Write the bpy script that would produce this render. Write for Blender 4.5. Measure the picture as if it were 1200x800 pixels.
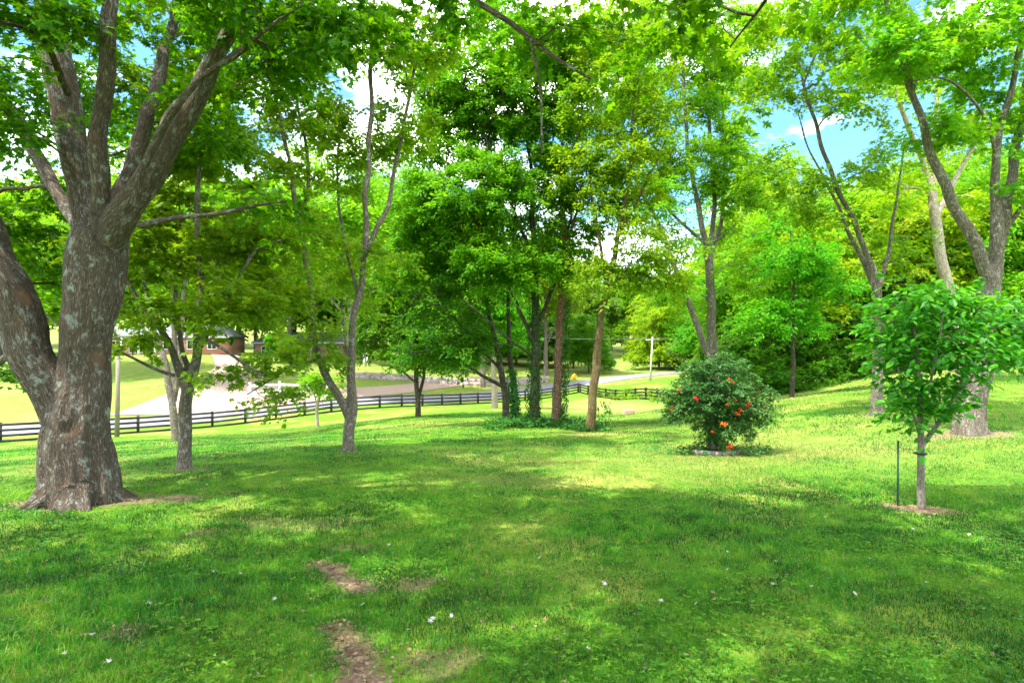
import bpy, math
import numpy as np
from mathutils import Vector, noise as mnoise

# ------------------------------------------------------------------ scene, camera, sky, sun, exposure
sc = bpy.context.scene
for o in list(bpy.data.objects):
    bpy.data.objects.remove(o)
COL = sc.collection
R = math.radians

cam_d = bpy.data.cameras.new('camera')
cam_d.lens, cam_d.sensor_width = 20.0, 36.0
cam_d.clip_start, cam_d.clip_end = 0.05, 3000
cam = bpy.data.objects.new('camera', cam_d)
COL.objects.link(cam)
cam.location = (0, 0, 1.6)
cam.rotation_euler = (R(90), 0, 0)
sc.camera = cam
F = 1200 * 20 / 36          # focal length in photo pixels

SUN_EL = 63.0
SUN_H = np.array([-0.80, -0.60])          # horizontal direction towards the sun
sun_dir = Vector((SUN_H[0] * math.cos(R(SUN_EL)), SUN_H[1] * math.cos(R(SUN_EL)), math.sin(R(SUN_EL))))
sd = bpy.data.lights.new('sun', 'SUN')
sd.energy, sd.angle, sd.color = 2.6, R(0.53), (1.0, 0.95, 0.84)
so = bpy.data.objects.new('sun', sd)
COL.objects.link(so)
so.rotation_euler = sun_dir.to_track_quat('Z', 'Y').to_euler()

W = bpy.data.worlds.new('World')
sc.world = W
W.use_nodes = True
nt = W.node_tree
nt.nodes.clear()
wo = nt.nodes.new('ShaderNodeOutputWorld')
bg = nt.nodes.new('ShaderNodeBackground')
sky = nt.nodes.new('ShaderNodeTexSky')
sky.sky_type = 'NISHITA'
sky.sun_disc = False
sky.sun_elevation = R(SUN_EL)
sky.sun_rotation = math.atan2(SUN_H[0], SUN_H[1])
sky.air_density, sky.dust_density, sky.ozone_density = 1.0, 0.6, 1.5
tc = nt.nodes.new('ShaderNodeTexCoord')
mp = nt.nodes.new('ShaderNodeMapping')
mp.inputs['Scale'].default_value = (1, 1, 2.2)
mp.inputs['Location'].default_value = (-2.194, 2.085, 1.055)
cn = nt.nodes.new('ShaderNodeTexNoise')
cn.inputs['Scale'].default_value = 2.1
cn.inputs['Detail'].default_value = 7
cn.inputs['Roughness'].default_value = 0.55
cr = nt.nodes.new('ShaderNodeValToRGB')
cr.color_ramp.elements[0].position, cr.color_ramp.elements[1].position = 0.46, 0.64
mixc = nt.nodes.new('ShaderNodeMix')
mixc.data_type = 'RGBA'
mixc.inputs[7].default_value = (15.0, 14.7, 14.0, 1)
nt.links.new(tc.outputs['Generated'], mp.inputs[0])
nt.links.new(mp.outputs[0], cn.inputs['Vector'])
nt.links.new(cn.outputs['Fac'], cr.inputs[0])
nt.links.new(cr.outputs[0], mixc.inputs[0])
tint = nt.nodes.new('ShaderNodeMix')          # clear, deep summer blue between the clouds
tint.data_type = 'RGBA'
tint.blend_type = 'MULTIPLY'
tint.inputs[0].default_value = 1.0
tint.inputs[7].default_value = (0.36, 0.56, 0.62, 1)
nt.links.new(sky.outputs[0], tint.inputs[6])
nt.links.new(tint.outputs[2], mixc.inputs[6])
nt.links.new(mixc.outputs[2], bg.inputs[0])
bg.inputs[1].default_value = 0.15
nt.links.new(bg.outputs[0], wo.inputs[0])

sc.view_settings.view_transform = 'Standard'
sc.view_settings.look = 'None'
sc.view_settings.exposure = 2.28
sc.view_settings.gamma = 1.0
sc.view_settings.use_curve_mapping = False
sc.render.engine = 'CYCLES'
cy = sc.cycles
cy.max_bounces, cy.diffuse_bounces, cy.glossy_bounces, cy.transmission_bounces = 7, 4, 1, 4
cy.transparent_max_bounces = 4
cy.caustics_reflective = cy.caustics_refractive = False
cy.use_denoising = True

rng = np.random.default_rng(11)

# ------------------------------------------------------------------ helpers
def P(px, py, Y):
    """world point on the ray of photo pixel (px, py), Y metres ahead of the camera"""
    return np.array([(px - 600) / F * Y, Y, 1.6 - (py - 400) / F * Y])

def vnoise2(x, y, seed=0):
    xi, yi = np.floor(x).astype(np.int64), np.floor(y).astype(np.int64)
    xf, yf = x - xi, y - yi
    def h(a, b):
        n = (a * 374761393 + b * 668265263 + seed * 1442695041) & 0xffffffff
        n = ((n ^ (n >> 13)) * 1274126177) & 0xffffffff
        return ((n ^ (n >> 16)) & 0xffff) / 65535.0
    u, v = xf * xf * (3 - 2 * xf), yf * yf * (3 - 2 * yf)
    return (h(xi, yi) * (1 - u) + h(xi + 1, yi) * u) * (1 - v) + (h(xi, yi + 1) * (1 - u) + h(xi + 1, yi + 1) * u) * v

def fbm2(x, y, seed=0, oct=4):
    s, a, t = 0, 0.5, 0
    for i in range(oct):
        s = s + a * vnoise2(x * 2 ** i, y * 2 ** i, seed + i)
        t += a
        a *= 0.5
    return s / t

def mesh_arrays(name, verts, faces, smooth=False):
    """faces: (M, k) int array, or list of such arrays"""
    if not isinstance(faces, list):
        faces = [faces]
    me = bpy.data.meshes.new(name)
    verts = np.asarray(verts, dtype=np.float32)
    me.vertices.add(len(verts))
    me.vertices.foreach_set('co', verts.ravel())
    loops = np.concatenate([f.ravel() for f in faces]).astype(np.int32)
    tot = np.concatenate([np.full(len(f), f.shape[1]) for f in faces]).astype(np.int32)
    start = np.concatenate([[0], np.cumsum(tot)[:-1]]).astype(np.int32)
    me.loops.add(len(loops))
    me.loops.foreach_set('vertex_index', loops)
    me.polygons.add(len(tot))
    me.polygons.foreach_set('loop_start', start)
    me.update(calc_edges=True)
    me.validate()
    if smooth:
        me.polygons.foreach_set('use_smooth', np.ones(len(me.polygons), dtype=bool))
    return me

def vec_attr(me, name, data):
    a = me.attributes.new(name, 'FLOAT_VECTOR', 'POINT')
    a.data.foreach_set('vector', np.asarray(data, dtype=np.float32).ravel())

def flt_attr(me, name, data):
    a = me.attributes.new(name, 'FLOAT', 'POINT')
    a.data.foreach_set('value', np.asarray(data, dtype=np.float32).ravel())

def tag(o, label=None, cat=None, group=None, kind=None):
    if label: o['label'] = label
    if cat: o['category'] = cat
    if group: o['group'] = group
    if kind: o['kind'] = kind
    return o

def link(name, me, mat=None, parent=None):
    o = bpy.data.objects.new(name, me)
    COL.objects.link(o)
    if mat is not None and me is not None and not me.materials:
        me.materials.append(mat)
    if parent is not None:
        o.parent = parent
        o.matrix_parent_inverse.identity()
    return o

def empty(name, loc, label, cat, group=None, rz=0):
    o = bpy.data.objects.new(name, None)
    COL.objects.link(o)
    o.location = loc
    o.rotation_euler = (0, 0, rz)
    o.empty_display_size = 0.2
    return tag(o, label, cat, group)

def copy_tree(o, parent=None):
    c = o.copy()
    COL.objects.link(c)
    if parent is not None:
        c.parent = parent
    for ch in list(o.children):
        copy_tree(ch, c)
    return c

class MB:
    """collects boxes, prisms and tubes, links them as one mesh"""
    def __init__(s): s.v, s.f, s.n = [], {3: [], 4: []}, 0
    def add(s, v, f):
        v = np.asarray(v, float)
        s.v.append(v)
        for q in f:
            s.f[len(q)].append([i + s.n for i in q])
        s.n += len(v)
        return s
    def hexa(s, c):
        return s.add(c, [(0, 3, 2, 1), (4, 5, 6, 7), (0, 1, 5, 4), (1, 2, 6, 5), (2, 3, 7, 6), (3, 0, 4, 7)])
    def box(s, c, d, rz=0):
        c = np.asarray(c, float); h = np.asarray(d, float) / 2
        q = np.array([(-1, -1, -1), (1, -1, -1), (1, 1, -1), (-1, 1, -1), (-1, -1, 1), (1, -1, 1), (1, 1, 1), (-1, 1, 1)]) * h
        a, b = math.cos(rz), math.sin(rz)
        q = np.stack([q[:, 0] * a - q[:, 1] * b, q[:, 0] * b + q[:, 1] * a, q[:, 2]], 1)
        return s.hexa(q + c)
    def beam(s, a, b, w, h):
        """board from a to b, w thick across, h tall"""
        a, b = np.asarray(a, float), np.asarray(b, float)
        d = b - a; hd = np.array([d[1], -d[0], 0]); hd /= np.linalg.norm(hd) + 1e-9
        u = np.array([0, 0, 1.0])
        c = []
        for z in (-h / 2, h / 2):
            c += [a - hd * w / 2 + u * z, a + hd * w / 2 + u * z, b + hd * w / 2 + u * z, b - hd * w / 2 + u * z]
        return s.hexa(np.array(c))
    def tube(s, pts, rad, sides=8):
        v, f, _ = tube_arrays(np.asarray(pts, float), np.asarray(rad, float), sides)
        return s.add(v, [tuple(q) for q in f])
    def mesh(s, name, smooth=False):
        fs = [np.array(q) for q in s.f.values() if len(q)]
        return mesh_arrays(name, np.concatenate(s.v), fs, smooth)
    def build(s, name, mat, parent=None, smooth=False):
        return link(name, s.mesh(name, smooth), mat, parent)

def frames(pts):
    t = np.gradient(pts, axis=0) if len(pts) > 2 else np.repeat((pts[1] - pts[0])[None], 2, 0)
    t /= np.linalg.norm(t, axis=1, keepdims=True) + 1e-9
    ref = np.array([1.0, 0.13, 0.07])
    if abs(t[0] @ ref) > 0.93: ref = np.array([0.1, 1.0, 0.05])
    n = np.empty_like(pts)
    cur = ref
    for i in range(len(pts)):
        cur = cur - t[i] * (cur @ t[i]); cur = cur / (np.linalg.norm(cur) + 1e-9)
        n[i] = cur
    return t, n, np.cross(t, n)

def tube_arrays(pts, rad, sides, cap=True):
    t, n, b = frames(pts)
    ang = np.arange(sides) * 2 * np.pi / sides
    ca, sa = np.cos(ang), np.sin(ang)
    v = pts[:, None] + rad[:, None, None] * (n[:, None] * ca[None, :, None] + b[:, None] * sa[None, :, None])
    m = len(pts)
    L = np.concatenate([[0], np.cumsum(np.linalg.norm(np.diff(pts, axis=0), axis=1))])
    bark = np.stack([rad[:, None] * ca[None], rad[:, None] * sa[None], np.repeat(L[:, None], sides, 1)], 2)
    i = np.arange(m - 1)[:, None] * sides; k = np.arange(sides)[None]
    k2 = (k + 1) % sides
    f = np.stack([i + k, i + k2, i + sides + k2, i + sides + k], 2).reshape(-1, 4)
    v = v.reshape(-1, 3); bark = bark.reshape(-1, 3)
    if cap:
        c = np.array([pts[0], pts[-1]])
        n0 = len(v)
        v = np.concatenate([v, c]); bark = np.concatenate([bark, [[0, 0, 0], [0, 0, L[-1]]]])
        kk = np.arange(sides)
        f0 = np.stack([np.full(sides, n0), (kk + 1) % sides, kk, kk], 1)[:, :3]
        f1 = np.stack([np.full(sides, n0 + 1), (m - 1) * sides + kk, (m - 1) * sides + (kk + 1) % sides], 1)
        return v, list(f) + list(f0) + list(f1), bark
    return v, f, bark

# ------------------------------------------------------------------ materials
def new_mat(name):
    m = bpy.data.materials.new(name)
    m.use_nodes = True
    n = m.node_tree
    n.nodes.clear()
    return m, n, n.nodes.new('ShaderNodeOutputMaterial')

def nd(n, typ, ins=None, **kw):
    x = n.nodes.new(typ)
    for k, v in kw.items(): setattr(x, k, v)
    for k, v in (ins or {}).items():
        s = x.inputs[k]
        if isinstance(v, bpy.types.NodeSocket): n.links.new(v, s)
        else: s.default_value = v
    return x

def ramp(n, fac, stops):
    r = n.nodes.new('ShaderNodeValToRGB')
    e = r.color_ramp.elements
    while len(e) < len(stops): e.new(0.5)
    for el, (p, c) in zip(e, stops):
        el.position = p
        el.color = (*c, 1) if len(c) == 3 else c
    n.links.new(fac, r.inputs[0])
    return r.outputs[0]

def mixrgb(n, fac, a, b, blend='MIX'):
    x = n.nodes.new('ShaderNodeMix')
    x.data_type = 'RGBA'
    x.blend_type = blend
    for k, v in ((0, fac), (6, a), (7, b)):
        s = x.inputs[k]
        if isinstance(v, bpy.types.NodeSocket): n.links.new(v, s)
        elif k == 0: s.default_value = v
        else: s.default_value = (*v, 1) if len(v) == 3 else v
    return x.outputs[2]

def mapr(n, v, a, b, c=0.0, d=1.0):
    return nd(n, 'ShaderNodeMapRange', {0: v, 1: a, 2: b, 3: c, 4: d}).outputs[0]

def leaf_mat(name, stops, trans=0.56, tcol=1.5, rough=0.5, spec=0.18, clump=0.45):
    """stops: leaf colours; each leaf picks one at random, whole sprays lean together"""
    m, n, out = new_mat(name)
    g = nd(n, 'ShaderNodeNewGeometry')
    tcn = nd(n, 'ShaderNodeTexCoord')
    nz = nd(n, 'ShaderNodeTexNoise', {'Vector': tcn.outputs['Object'], 'Scale': 0.9, 'Detail': 2.0})
    oi = nd(n, 'ShaderNodeObjectInfo')
    a = nd(n, 'ShaderNodeMath', {0: g.outputs['Random Per Island'], 1: 1 - clump}, operation='MULTIPLY')
    b = nd(n, 'ShaderNodeMath', {0: mapr(n, nz.outputs['Fac'], 0.3, 0.7), 1: clump}, operation='MULTIPLY')
    s = nd(n, 'ShaderNodeMath', {0: a.outputs[0], 1: b.outputs[0]}, operation='ADD')
    col = ramp(n, s.outputs[0], stops)
    hs = nd(n, 'ShaderNodeHueSaturation', {'Color': col, 'Hue': mapr(n, oi.outputs['Random'], 0, 1, 0.485, 0.515),
                                          'Value': mapr(n, oi.outputs['Random'], 0, 1, 0.88, 1.12)})
    pb = nd(n, 'ShaderNodeBsdfPrincipled', {'Base Color': hs.outputs[0], 'Roughness': rough, 'Specular IOR Level': spec})
    tcl = mixrgb(n, 1.0, hs.outputs[0], (tcol * 1.12, tcol, tcol * 0.35), 'MULTIPLY')
    tr = nd(n, 'ShaderNodeBsdfTranslucent', {'Color': tcl})
    mx = nd(n, 'ShaderNodeMixShader', {0: trans, 1: pb.outputs[0], 2: tr.outputs[0]})
    n.links.new(mx.outputs[0], out.inputs[0])
    return m

def bark_mat(name, dark, mid, light, lichen=0.0, lichen_col=(0.42, 0.47, 0.42), brown=None, bump=1.0, su=26.0, sv=5.0, moss=0.0):
    m, n, out = new_mat(name)
    at = nd(n, 'ShaderNodeAttribute', attribute_name='bark')
    mp = nd(n, 'ShaderNodeMapping', {'Vector': at.outputs['Vector'], 'Scale': (su, su, sv)})
    wob = nd(n, 'ShaderNodeTexNoise', {'Vector': mp.outputs[0], 'Scale': 0.5, 'Detail': 3.0})
    add = nd(n, 'ShaderNodeVectorMath', {0: mp.outputs[0], 1: wob.outputs['Color']}, operation='ADD')
    def fissure(scale, wide):
        q = nd(n, 'ShaderNodeTexNoise', {'Vector': add.outputs[0], 'Scale': scale, 'Detail': 3.0, 'Roughness': 0.55})
        d = nd(n, 'ShaderNodeMath', {0: q.outputs['Fac'], 1: 0.5}, operation='SUBTRACT')
        d = nd(n, 'ShaderNodeMath', {0: d.outputs[0]}, operation='ABSOLUTE')
        return mapr(n, d.outputs[0], 0.0, wide)
    n1 = nd(n, 'ShaderNodeTexNoise', {'Vector': mp.outputs[0], 'Scale': 1.7, 'Detail': 7.0, 'Roughness': 0.7})
    fs = nd(n, 'ShaderNodeMath', {0: fissure(0.7, 0.10), 1: fissure(1.6, 0.12)}, operation='MULTIPLY')
    hgt = nd(n, 'ShaderNodeMath', {0: mapr(n, fs.outputs[0], 0, 1, 0.35, 1.0), 1: n1.outputs['Fac']}, operation='MULTIPLY')
    col = ramp(n, hgt.outputs[0], [(0.12, dark), (0.34, mid), (0.62, light)])
    mp2 = nd(n, 'ShaderNodeMapping', {'Vector': at.outputs['Vector'], 'Scale': (1, 1, 0.7)})
    n2 = nd(n, 'ShaderNodeTexNoise', {'Vector': mp2.outputs[0], 'Scale': 4.0, 'Detail': 4.0})
    if brown:
        col = mixrgb(n, mapr(n, n2.outputs['Fac'], 0.58, 0.72, 0, 0.6), col, brown)
    if lichen > 0:
        n3 = nd(n, 'ShaderNodeTexNoise', {'Vector': mp2.outputs[0], 'Scale': 9.0, 'Detail': 8.0, 'Roughness': 0.75})
        lf = mapr(n, n3.outputs['Fac'], 0.55, 0.63, 0, lichen)
        col = mixrgb(n, lf, col, lichen_col)
    if moss > 0:
        n4 = nd(n, 'ShaderNodeTexNoise', {'Vector': mp2.outputs[0], 'Scale': 6.0, 'Detail': 6.0, 'Roughness': 0.7})
        col = mixrgb(n, mapr(n, n4.outputs['Fac'], 0.5, 0.66, 0, moss), col, (0.07, 0.11, 0.02))
    bp = nd(n, 'ShaderNodeBump', {'Height': hgt.outputs[0], 'Strength': bump, 'Distance': 0.05})
    pb = nd(n, 'ShaderNodeBsdfPrincipled', {'Base Color': col, 'Roughness': 0.9, 'Specular IOR Level': 0.15, 'Normal': bp.outputs[0]})
    n.links.new(pb.outputs[0], out.inputs[0])
    return m

def plain_mat(name, c1, c2=None, scale=6.0, rough=0.7, bump=0.0, spec=0.3, metal=0.0, stretch=(1, 1, 1)):
    m, n, out = new_mat(name)
    tcn = nd(n, 'ShaderNodeTexCoord')
    mp = nd(n, 'ShaderNodeMapping', {'Vector': tcn.outputs['Object'], 'Scale': stretch})
    nz = nd(n, 'ShaderNodeTexNoise', {'Vector': mp.outputs[0], 'Scale': scale, 'Detail': 6.0, 'Roughness': 0.65})
    col = mixrgb(n, mapr(n, nz.outputs['Fac'], 0.3, 0.7), c1, c2 or c1)
    pb = nd(n, 'ShaderNodeBsdfPrincipled', {'Base Color': col, 'Roughness': rough, 'Specular IOR Level': spec, 'Metallic': metal})
    if bump:
        bp = nd(n, 'ShaderNodeBump', {'Height': nz.outputs['Fac'], 'Strength': bump, 'Distance': 0.02})
        n.links.new(bp.outputs[0], pb.inputs['Normal'])
    n.links.new(pb.outputs[0], out.inputs[0])
    return m

def brick_mat(name, c1, c2, mortar):
    m, n, out = new_mat(name)
    tcn = nd(n, 'ShaderNodeTexCoord')
    sep = nd(n, 'ShaderNodeSeparateXYZ', {0: tcn.outputs['Object']})
    ad = nd(n, 'ShaderNodeMath', {0: sep.outputs[0], 1: sep.outputs[1]}, operation='ADD')
    cmb = nd(n, 'ShaderNodeCombineXYZ', {0: ad.outputs[0], 1: sep.outputs[2]})
    br = nd(n, 'ShaderNodeTexBrick', {'Vector': cmb.outputs[0], 'Color1': (*c1, 1), 'Color2': (*c2, 1), 'Mortar': (*mortar, 1), 'Scale': 4.5, 'Mortar Size': 0.03})
    pb = nd(n, 'ShaderNodeBsdfPrincipled', {'Base Color': br.outputs[0], 'Roughness': 0.85})
    n.links.new(pb.outputs[0], out.inputs[0])
    return m

M = {}
M['leaf_shade'] = leaf_mat('maple_leaves', [(0.0, (0.020, 0.085, 0.003)), (0.5, (0.056, 0.170, 0.003)), (1.0, (0.150, 0.291, 0.004))], clump=0.35)
M['leaf_mid'] = leaf_mat('tree_leaves', [(0.0, (0.038, 0.157, 0.007)), (0.5, (0.083, 0.265, 0.009)), (1.0, (0.176, 0.365, 0.013))])
M['leaf_light'] = leaf_mat('light_tree_leaves', [(0.0, (0.059, 0.198, 0.008)), (0.5, (0.131, 0.303, 0.010)), (1.0, (0.262, 0.396, 0.013))])
M['leaf_dark'] = leaf_mat('dense_tree_leaves', [(0.0, (0.018, 0.091, 0.006)), (0.5, (0.048, 0.170, 0.008)), (1.0, (0.126, 0.256, 0.011))])
M['leaf_yellow'] = leaf_mat('wood_leaves', [(0.0, (0.07, 0.22, 0.010)), (0.45, (0.19, 0.37, 0.012)), (0.9, (0.34, 0.46, 0.014)), (1.0, (0.46, 0.42, 0.02))])
M['leaf_grey'] = leaf_mat('willow_leaves', [(0.0, (0.044, 0.140, 0.021)), (0.5, (0.088, 0.200, 0.035)), (1.0, (0.154, 0.280, 0.049))])
M['leaf_sapling'] = leaf_mat('sapling_leaves', [(0.0, (0.018, 0.11, 0.005)), (0.55, (0.055, 0.22, 0.008)), (0.86, (0.14, 0.34, 0.014)), (1.0, (0.28, 0.32, 0.03))], rough=0.42, spec=0.3, trans=0.42)
M['leaf_vine'] = leaf_mat('vine_leaves', [(0.0, (0.012, 0.075, 0.012)), (0.5, (0.042, 0.16, 0.03)), (1.0, (0.14, 0.30, 0.07))], trans=0.35, rough=0.4, spec=0.3)
M['leaf_ivy'] = leaf_mat('ivy_leaves', [(0.0, (0.012, 0.084, 0.010)), (0.6, (0.026, 0.144, 0.014)), (1.0, (0.060, 0.216, 0.019))], trans=0.25)
M['flower'] = leaf_mat('trumpet_flowers', [(0.0, (0.45, 0.03, 0.012)), (0.5, (0.62, 0.08, 0.015)), (1.0, (0.7, 0.20, 0.03))], trans=0.3, tcol=1.0)
M['bark_big'] = bark_mat('old_maple_bark', (0.035, 0.024, 0.017), (0.145, 0.112, 0.088), (0.33, 0.28, 0.235), lichen=0.7, lichen_col=(0.33, 0.38, 0.34), brown=(0.20, 0.10, 0.055), bump=0.9, su=42, sv=7)
M['bark_grey'] = bark_mat('grey_maple_bark', (0.05, 0.04, 0.032), (0.19, 0.155, 0.125), (0.36, 0.305, 0.255), lichen=0.5, lichen_col=(0.45, 0.47, 0.42), bump=0.7, su=34, sv=9, moss=0.25)
M['bark_dark'] = bark_mat('dark_bark', (0.025, 0.02, 0.014), (0.085, 0.065, 0.045), (0.17, 0.135, 0.10), lichen=0.25, bump=0.8, su=28, sv=5, moss=0.4)
M['bark_red'] = bark_mat('reddish_bark', (0.05, 0.028, 0.018), (0.19, 0.10, 0.065), (0.38, 0.22, 0.15), lichen=0.15, bump=0.8, su=22, sv=6)
M['bark_olive'] = bark_mat('olive_bark', (0.05, 0.036, 0.015), (0.16, 0.11, 0.05), (0.27, 0.19, 0.09), lichen=0.15, bump=0.8, su=26, sv=5, moss=0.5)
M['bark_pale'] = bark_mat('pale_bark', (0.16, 0.12, 0.09), (0.42, 0.34, 0.27), (0.62, 0.53, 0.45), lichen=0.2, bump=0.5, su=22, sv=8)

# ------------------------------------------------------------------ terrain
CT = []
def ct(px, py, Y): CT.append(P(px, py, Y))
for X in (-6, -2, 2, 6, 9):
    for Y in (0.0, 3.5, 6.5): CT.append((X, Y, -0.05 * Y))
for X in (-14, 0, 14): CT.append((X, -14, 0.6))
for X in (-40, 40): CT.append((X, -30, 0.8))
for a in [(95, 590, 6.8), (218, 552, 9.0), (408, 530, 11.5), (0, 588, 6.9), (0, 545, 14), (300, 545, 9.7), (300, 516, 25), (207, 515, 24),
          (625, 497, 20), (692, 505, 18), (490, 488, 30), (580, 478, 45), (373, 500, 37), (737, 487, 35), (720, 470, 60), (835, 530, 11.5),
          (928, 465, 24), (908, 466, 28), (1028, 487, 14.5), (1137, 507, 11.4), (1080, 595, 6.6), (1030, 440, 30), (1200, 430, 28), (1200, 500, 12.5), (1000, 520, 11.8),
          (600, 520, 14), (737, 498, 21), (737, 492, 27), (640, 491, 27), (640, 485, 36), (810, 484, 27), (731, 468.5, 67), (790, 472, 55), (838, 466, 28),
          (190, 415, 95), (0, 462, 64), (250, 432, 80), (318, 463, 61), (450, 425, 95), (520, 452, 82), (360, 420, 115), (-300, 430, 90),
          (735, 442, 95), (735, 426, 130), (735, 405, 190), (900, 430, 60), (1100, 415, 55), (1500, 400, 50), (640, 430, 120)]:
    ct(*a)
FA, FB = np.array([-34.0, 38.0]), np.array([9.2, 79.0])          # long fence
FD = (FB - FA) / np.linalg.norm(FB - FA); FN = np.array([-FD[1], FD[0]])
def fence_z(t): return np.interp(t, [-0.6, 0, 0.27, 1.0], [-5.0, -5.12, -5.4, -5.5])
for t in (-0.5, 0.0, 0.27, 0.6, 1.0):
    q = FA + (FB - FA) * t
    CT.append((*q, fence_z(t)))
    q2 = q + FN * 6
    CT.append((*q2, fence_z(t) - 0.05))
for a in [(25, 96, -4.0), (60, 100, -2.5), (-300, 300, 12), (0, 330, 14), (300, 300, 16), (-300, 0, 2), (300, 0, 6), (0, -300, 2), (-120, 60, -3), (120, 60, 2)]:
    CT.append(a)
CT = np.array(CT, float)
def _U(d2): return 0.5 * d2 * np.log(d2 + 1e-9)
_c = CT[:, :2] / 50
_K = _U(((_c[:, None] - _c[None]) ** 2).sum(2)) + np.eye(len(CT)) * 2e-4
_Pm = np.concatenate([np.ones((len(CT), 1)), _c], 1)
_A = np.block([[_K, _Pm], [_Pm.T, np.zeros((3, 3))]])
_w = np.linalg.solve(_A, np.concatenate([CT[:, 2], np.zeros(3)]))
def gz(X, Y):
    X, Y = np.asarray(X, float), np.asarray(Y, float)
    sh = X.shape
    q = np.stack([X.ravel(), Y.ravel()], 1) / 50
    r = np.empty(len(q))
    for s in range(0, len(q), 20000):
        e = q[s:s + 20000]
        r[s:s + 20000] = _U(((e[:, None] - _c[None]) ** 2).sum(2)) @ _w[:len(CT)] + _w[-3] + e @ _w[-2:]
    rad = np.hypot(X.ravel(), Y.ravel())
    k = np.clip((rad - 260) / 300, 0, 1)
    far = 14 + 22 * fbm2(X.ravel() / 160, Y.ravel() / 160, 5)
    r = r * (1 - k) + far * k
    return r.reshape(sh)
def G(X, Y): return float(gz(np.array([X]), np.array([Y]))[0])

# bare dirt: (x, y, radius along x, radius along y, strength)
DIRT = []
def dirt(px, py, rx, ry, s=1.0):
    Y = 1.6 / ((py - 400) / F - 0.05)
    DIRT.append(((px - 600) / F * Y, Y, rx, ry, s))
for a in [(372, 661, .06, .10), (383, 667, .08, .13), (393, 673, .09, .14), (404, 681, .10, .13), (416, 688, .11, .12), (428, 694, .09, .08), (388, 738, .06, .09, .8), (398, 748, .06, .10, .9), (408, 760, .07, .10, .9), (414, 774, .08, .10), (422, 788, .10, .12), (425, 806, .12, .14),
          (100, 588, .75, .32, .8), (200, 586, .35, .22, .8), (235, 625, .12, .10, .6), (1067, 597, .34, .24, .95), (487, 685, .16, .16, .55), (345, 612, .6, .35, .35),
          (400, 640, .22, .1, .3), (150, 738, .12, .1, .4), (520, 780, .22, .15, .45), (600, 560, .7, .3, .25)]:
    dirt(*a)
for (x, y) in [(-5.15, 6.8), (9.2, 11.4)]: DIRT.append((x, y, .85, 0.45, 0.75))
for (x, y, r) in [(-5.15, 9.0, .3), (-3.3, 11.5, .28), (9.3, 14.5, .35), (-14, 24, .8), (11.8, 24, .5)]: DIRT.append((x, y, r, r * .7, 0.6))
def dirt_at(x, y):
    w = (fbm2(x * 5, y * 5, 31) - 0.5) * 1.3
    d = np.zeros_like(x)
    for (cx, cy_, rx, ry, s) in DIRT:
        q = np.sqrt(((x - cx) / rx) ** 2 + ((y - cy_) / ry) ** 2) + w
        d = np.maximum(d, s * np.clip((1.25 - q) / 0.45, 0, 1))
    return d

def stretch(n, fine, half, far):
    """1-D grid coordinates: fine spacing near 0, growing to far"""
    c = [0.0]
    st = fine
    while c[-1] < far:
        if c[-1] > half: st *= 1.085
        c.append(c[-1] + st)
    return np.array(c)
xs = stretch(0, 0.085, 7.5, 900)
xs = np.concatenate([-xs[:0:-1], xs])
ys = stretch(0, 0.085, 9.5, 1100)
yb = stretch(0, 0.5, 5, 250)
ys = np.concatenate([-yb[:0:-1], ys])
GX, GY = np.meshgrid(xs, ys)
near = np.clip(1 - (np.hypot(GX, GY) - 8) / 30, 0, 1)
GZ = gz(GX, GY) + near * ((fbm2(GX * 1.4, GY * 1.4, 3) - 0.5) * 0.05 + (fbm2(GX * 0.4, GY * 0.4, 9) - 0.5) * 0.10)
def gzn(X, Y):
    X, Y = np.asarray(X, float), np.asarray(Y, float)
    nr = np.clip(1 - (np.hypot(X, Y) - 8) / 30, 0, 1)
    return gz(X, Y) + nr * ((fbm2(X * 1.4, Y * 1.4, 3) - 0.5) * 0.05 + (fbm2(X * 0.4, Y * 0.4, 9) - 0.5) * 0.10)
GD = dirt_at(GX.ravel(), GY.ravel())
nx, ny = len(xs), len(ys)
ii = (np.arange(ny - 1)[:, None] * nx + np.arange(nx - 1)[None]).ravel()
gm = mesh_arrays('ground', np.stack([GX.ravel(), GY.ravel(), GZ.ravel()], 1), np.stack([ii, ii + 1, ii + nx + 1, ii + nx], 1), True)
flt_attr(gm, 'dirt', GD)
def bleach_lit_at(x, y):  # pale dry grass, plus the yellow of sunlit stretches put into the ground colour
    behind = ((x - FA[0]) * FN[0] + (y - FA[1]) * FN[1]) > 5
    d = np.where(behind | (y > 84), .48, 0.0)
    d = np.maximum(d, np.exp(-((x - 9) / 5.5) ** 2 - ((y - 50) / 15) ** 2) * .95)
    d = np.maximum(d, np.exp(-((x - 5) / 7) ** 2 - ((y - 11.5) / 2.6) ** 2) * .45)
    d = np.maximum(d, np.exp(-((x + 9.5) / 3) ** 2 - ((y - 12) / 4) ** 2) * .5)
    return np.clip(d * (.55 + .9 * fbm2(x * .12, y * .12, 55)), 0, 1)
flt_attr(gm, 'bleach_lit', bleach_lit_at(GX.ravel(), GY.ravel()))

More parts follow.
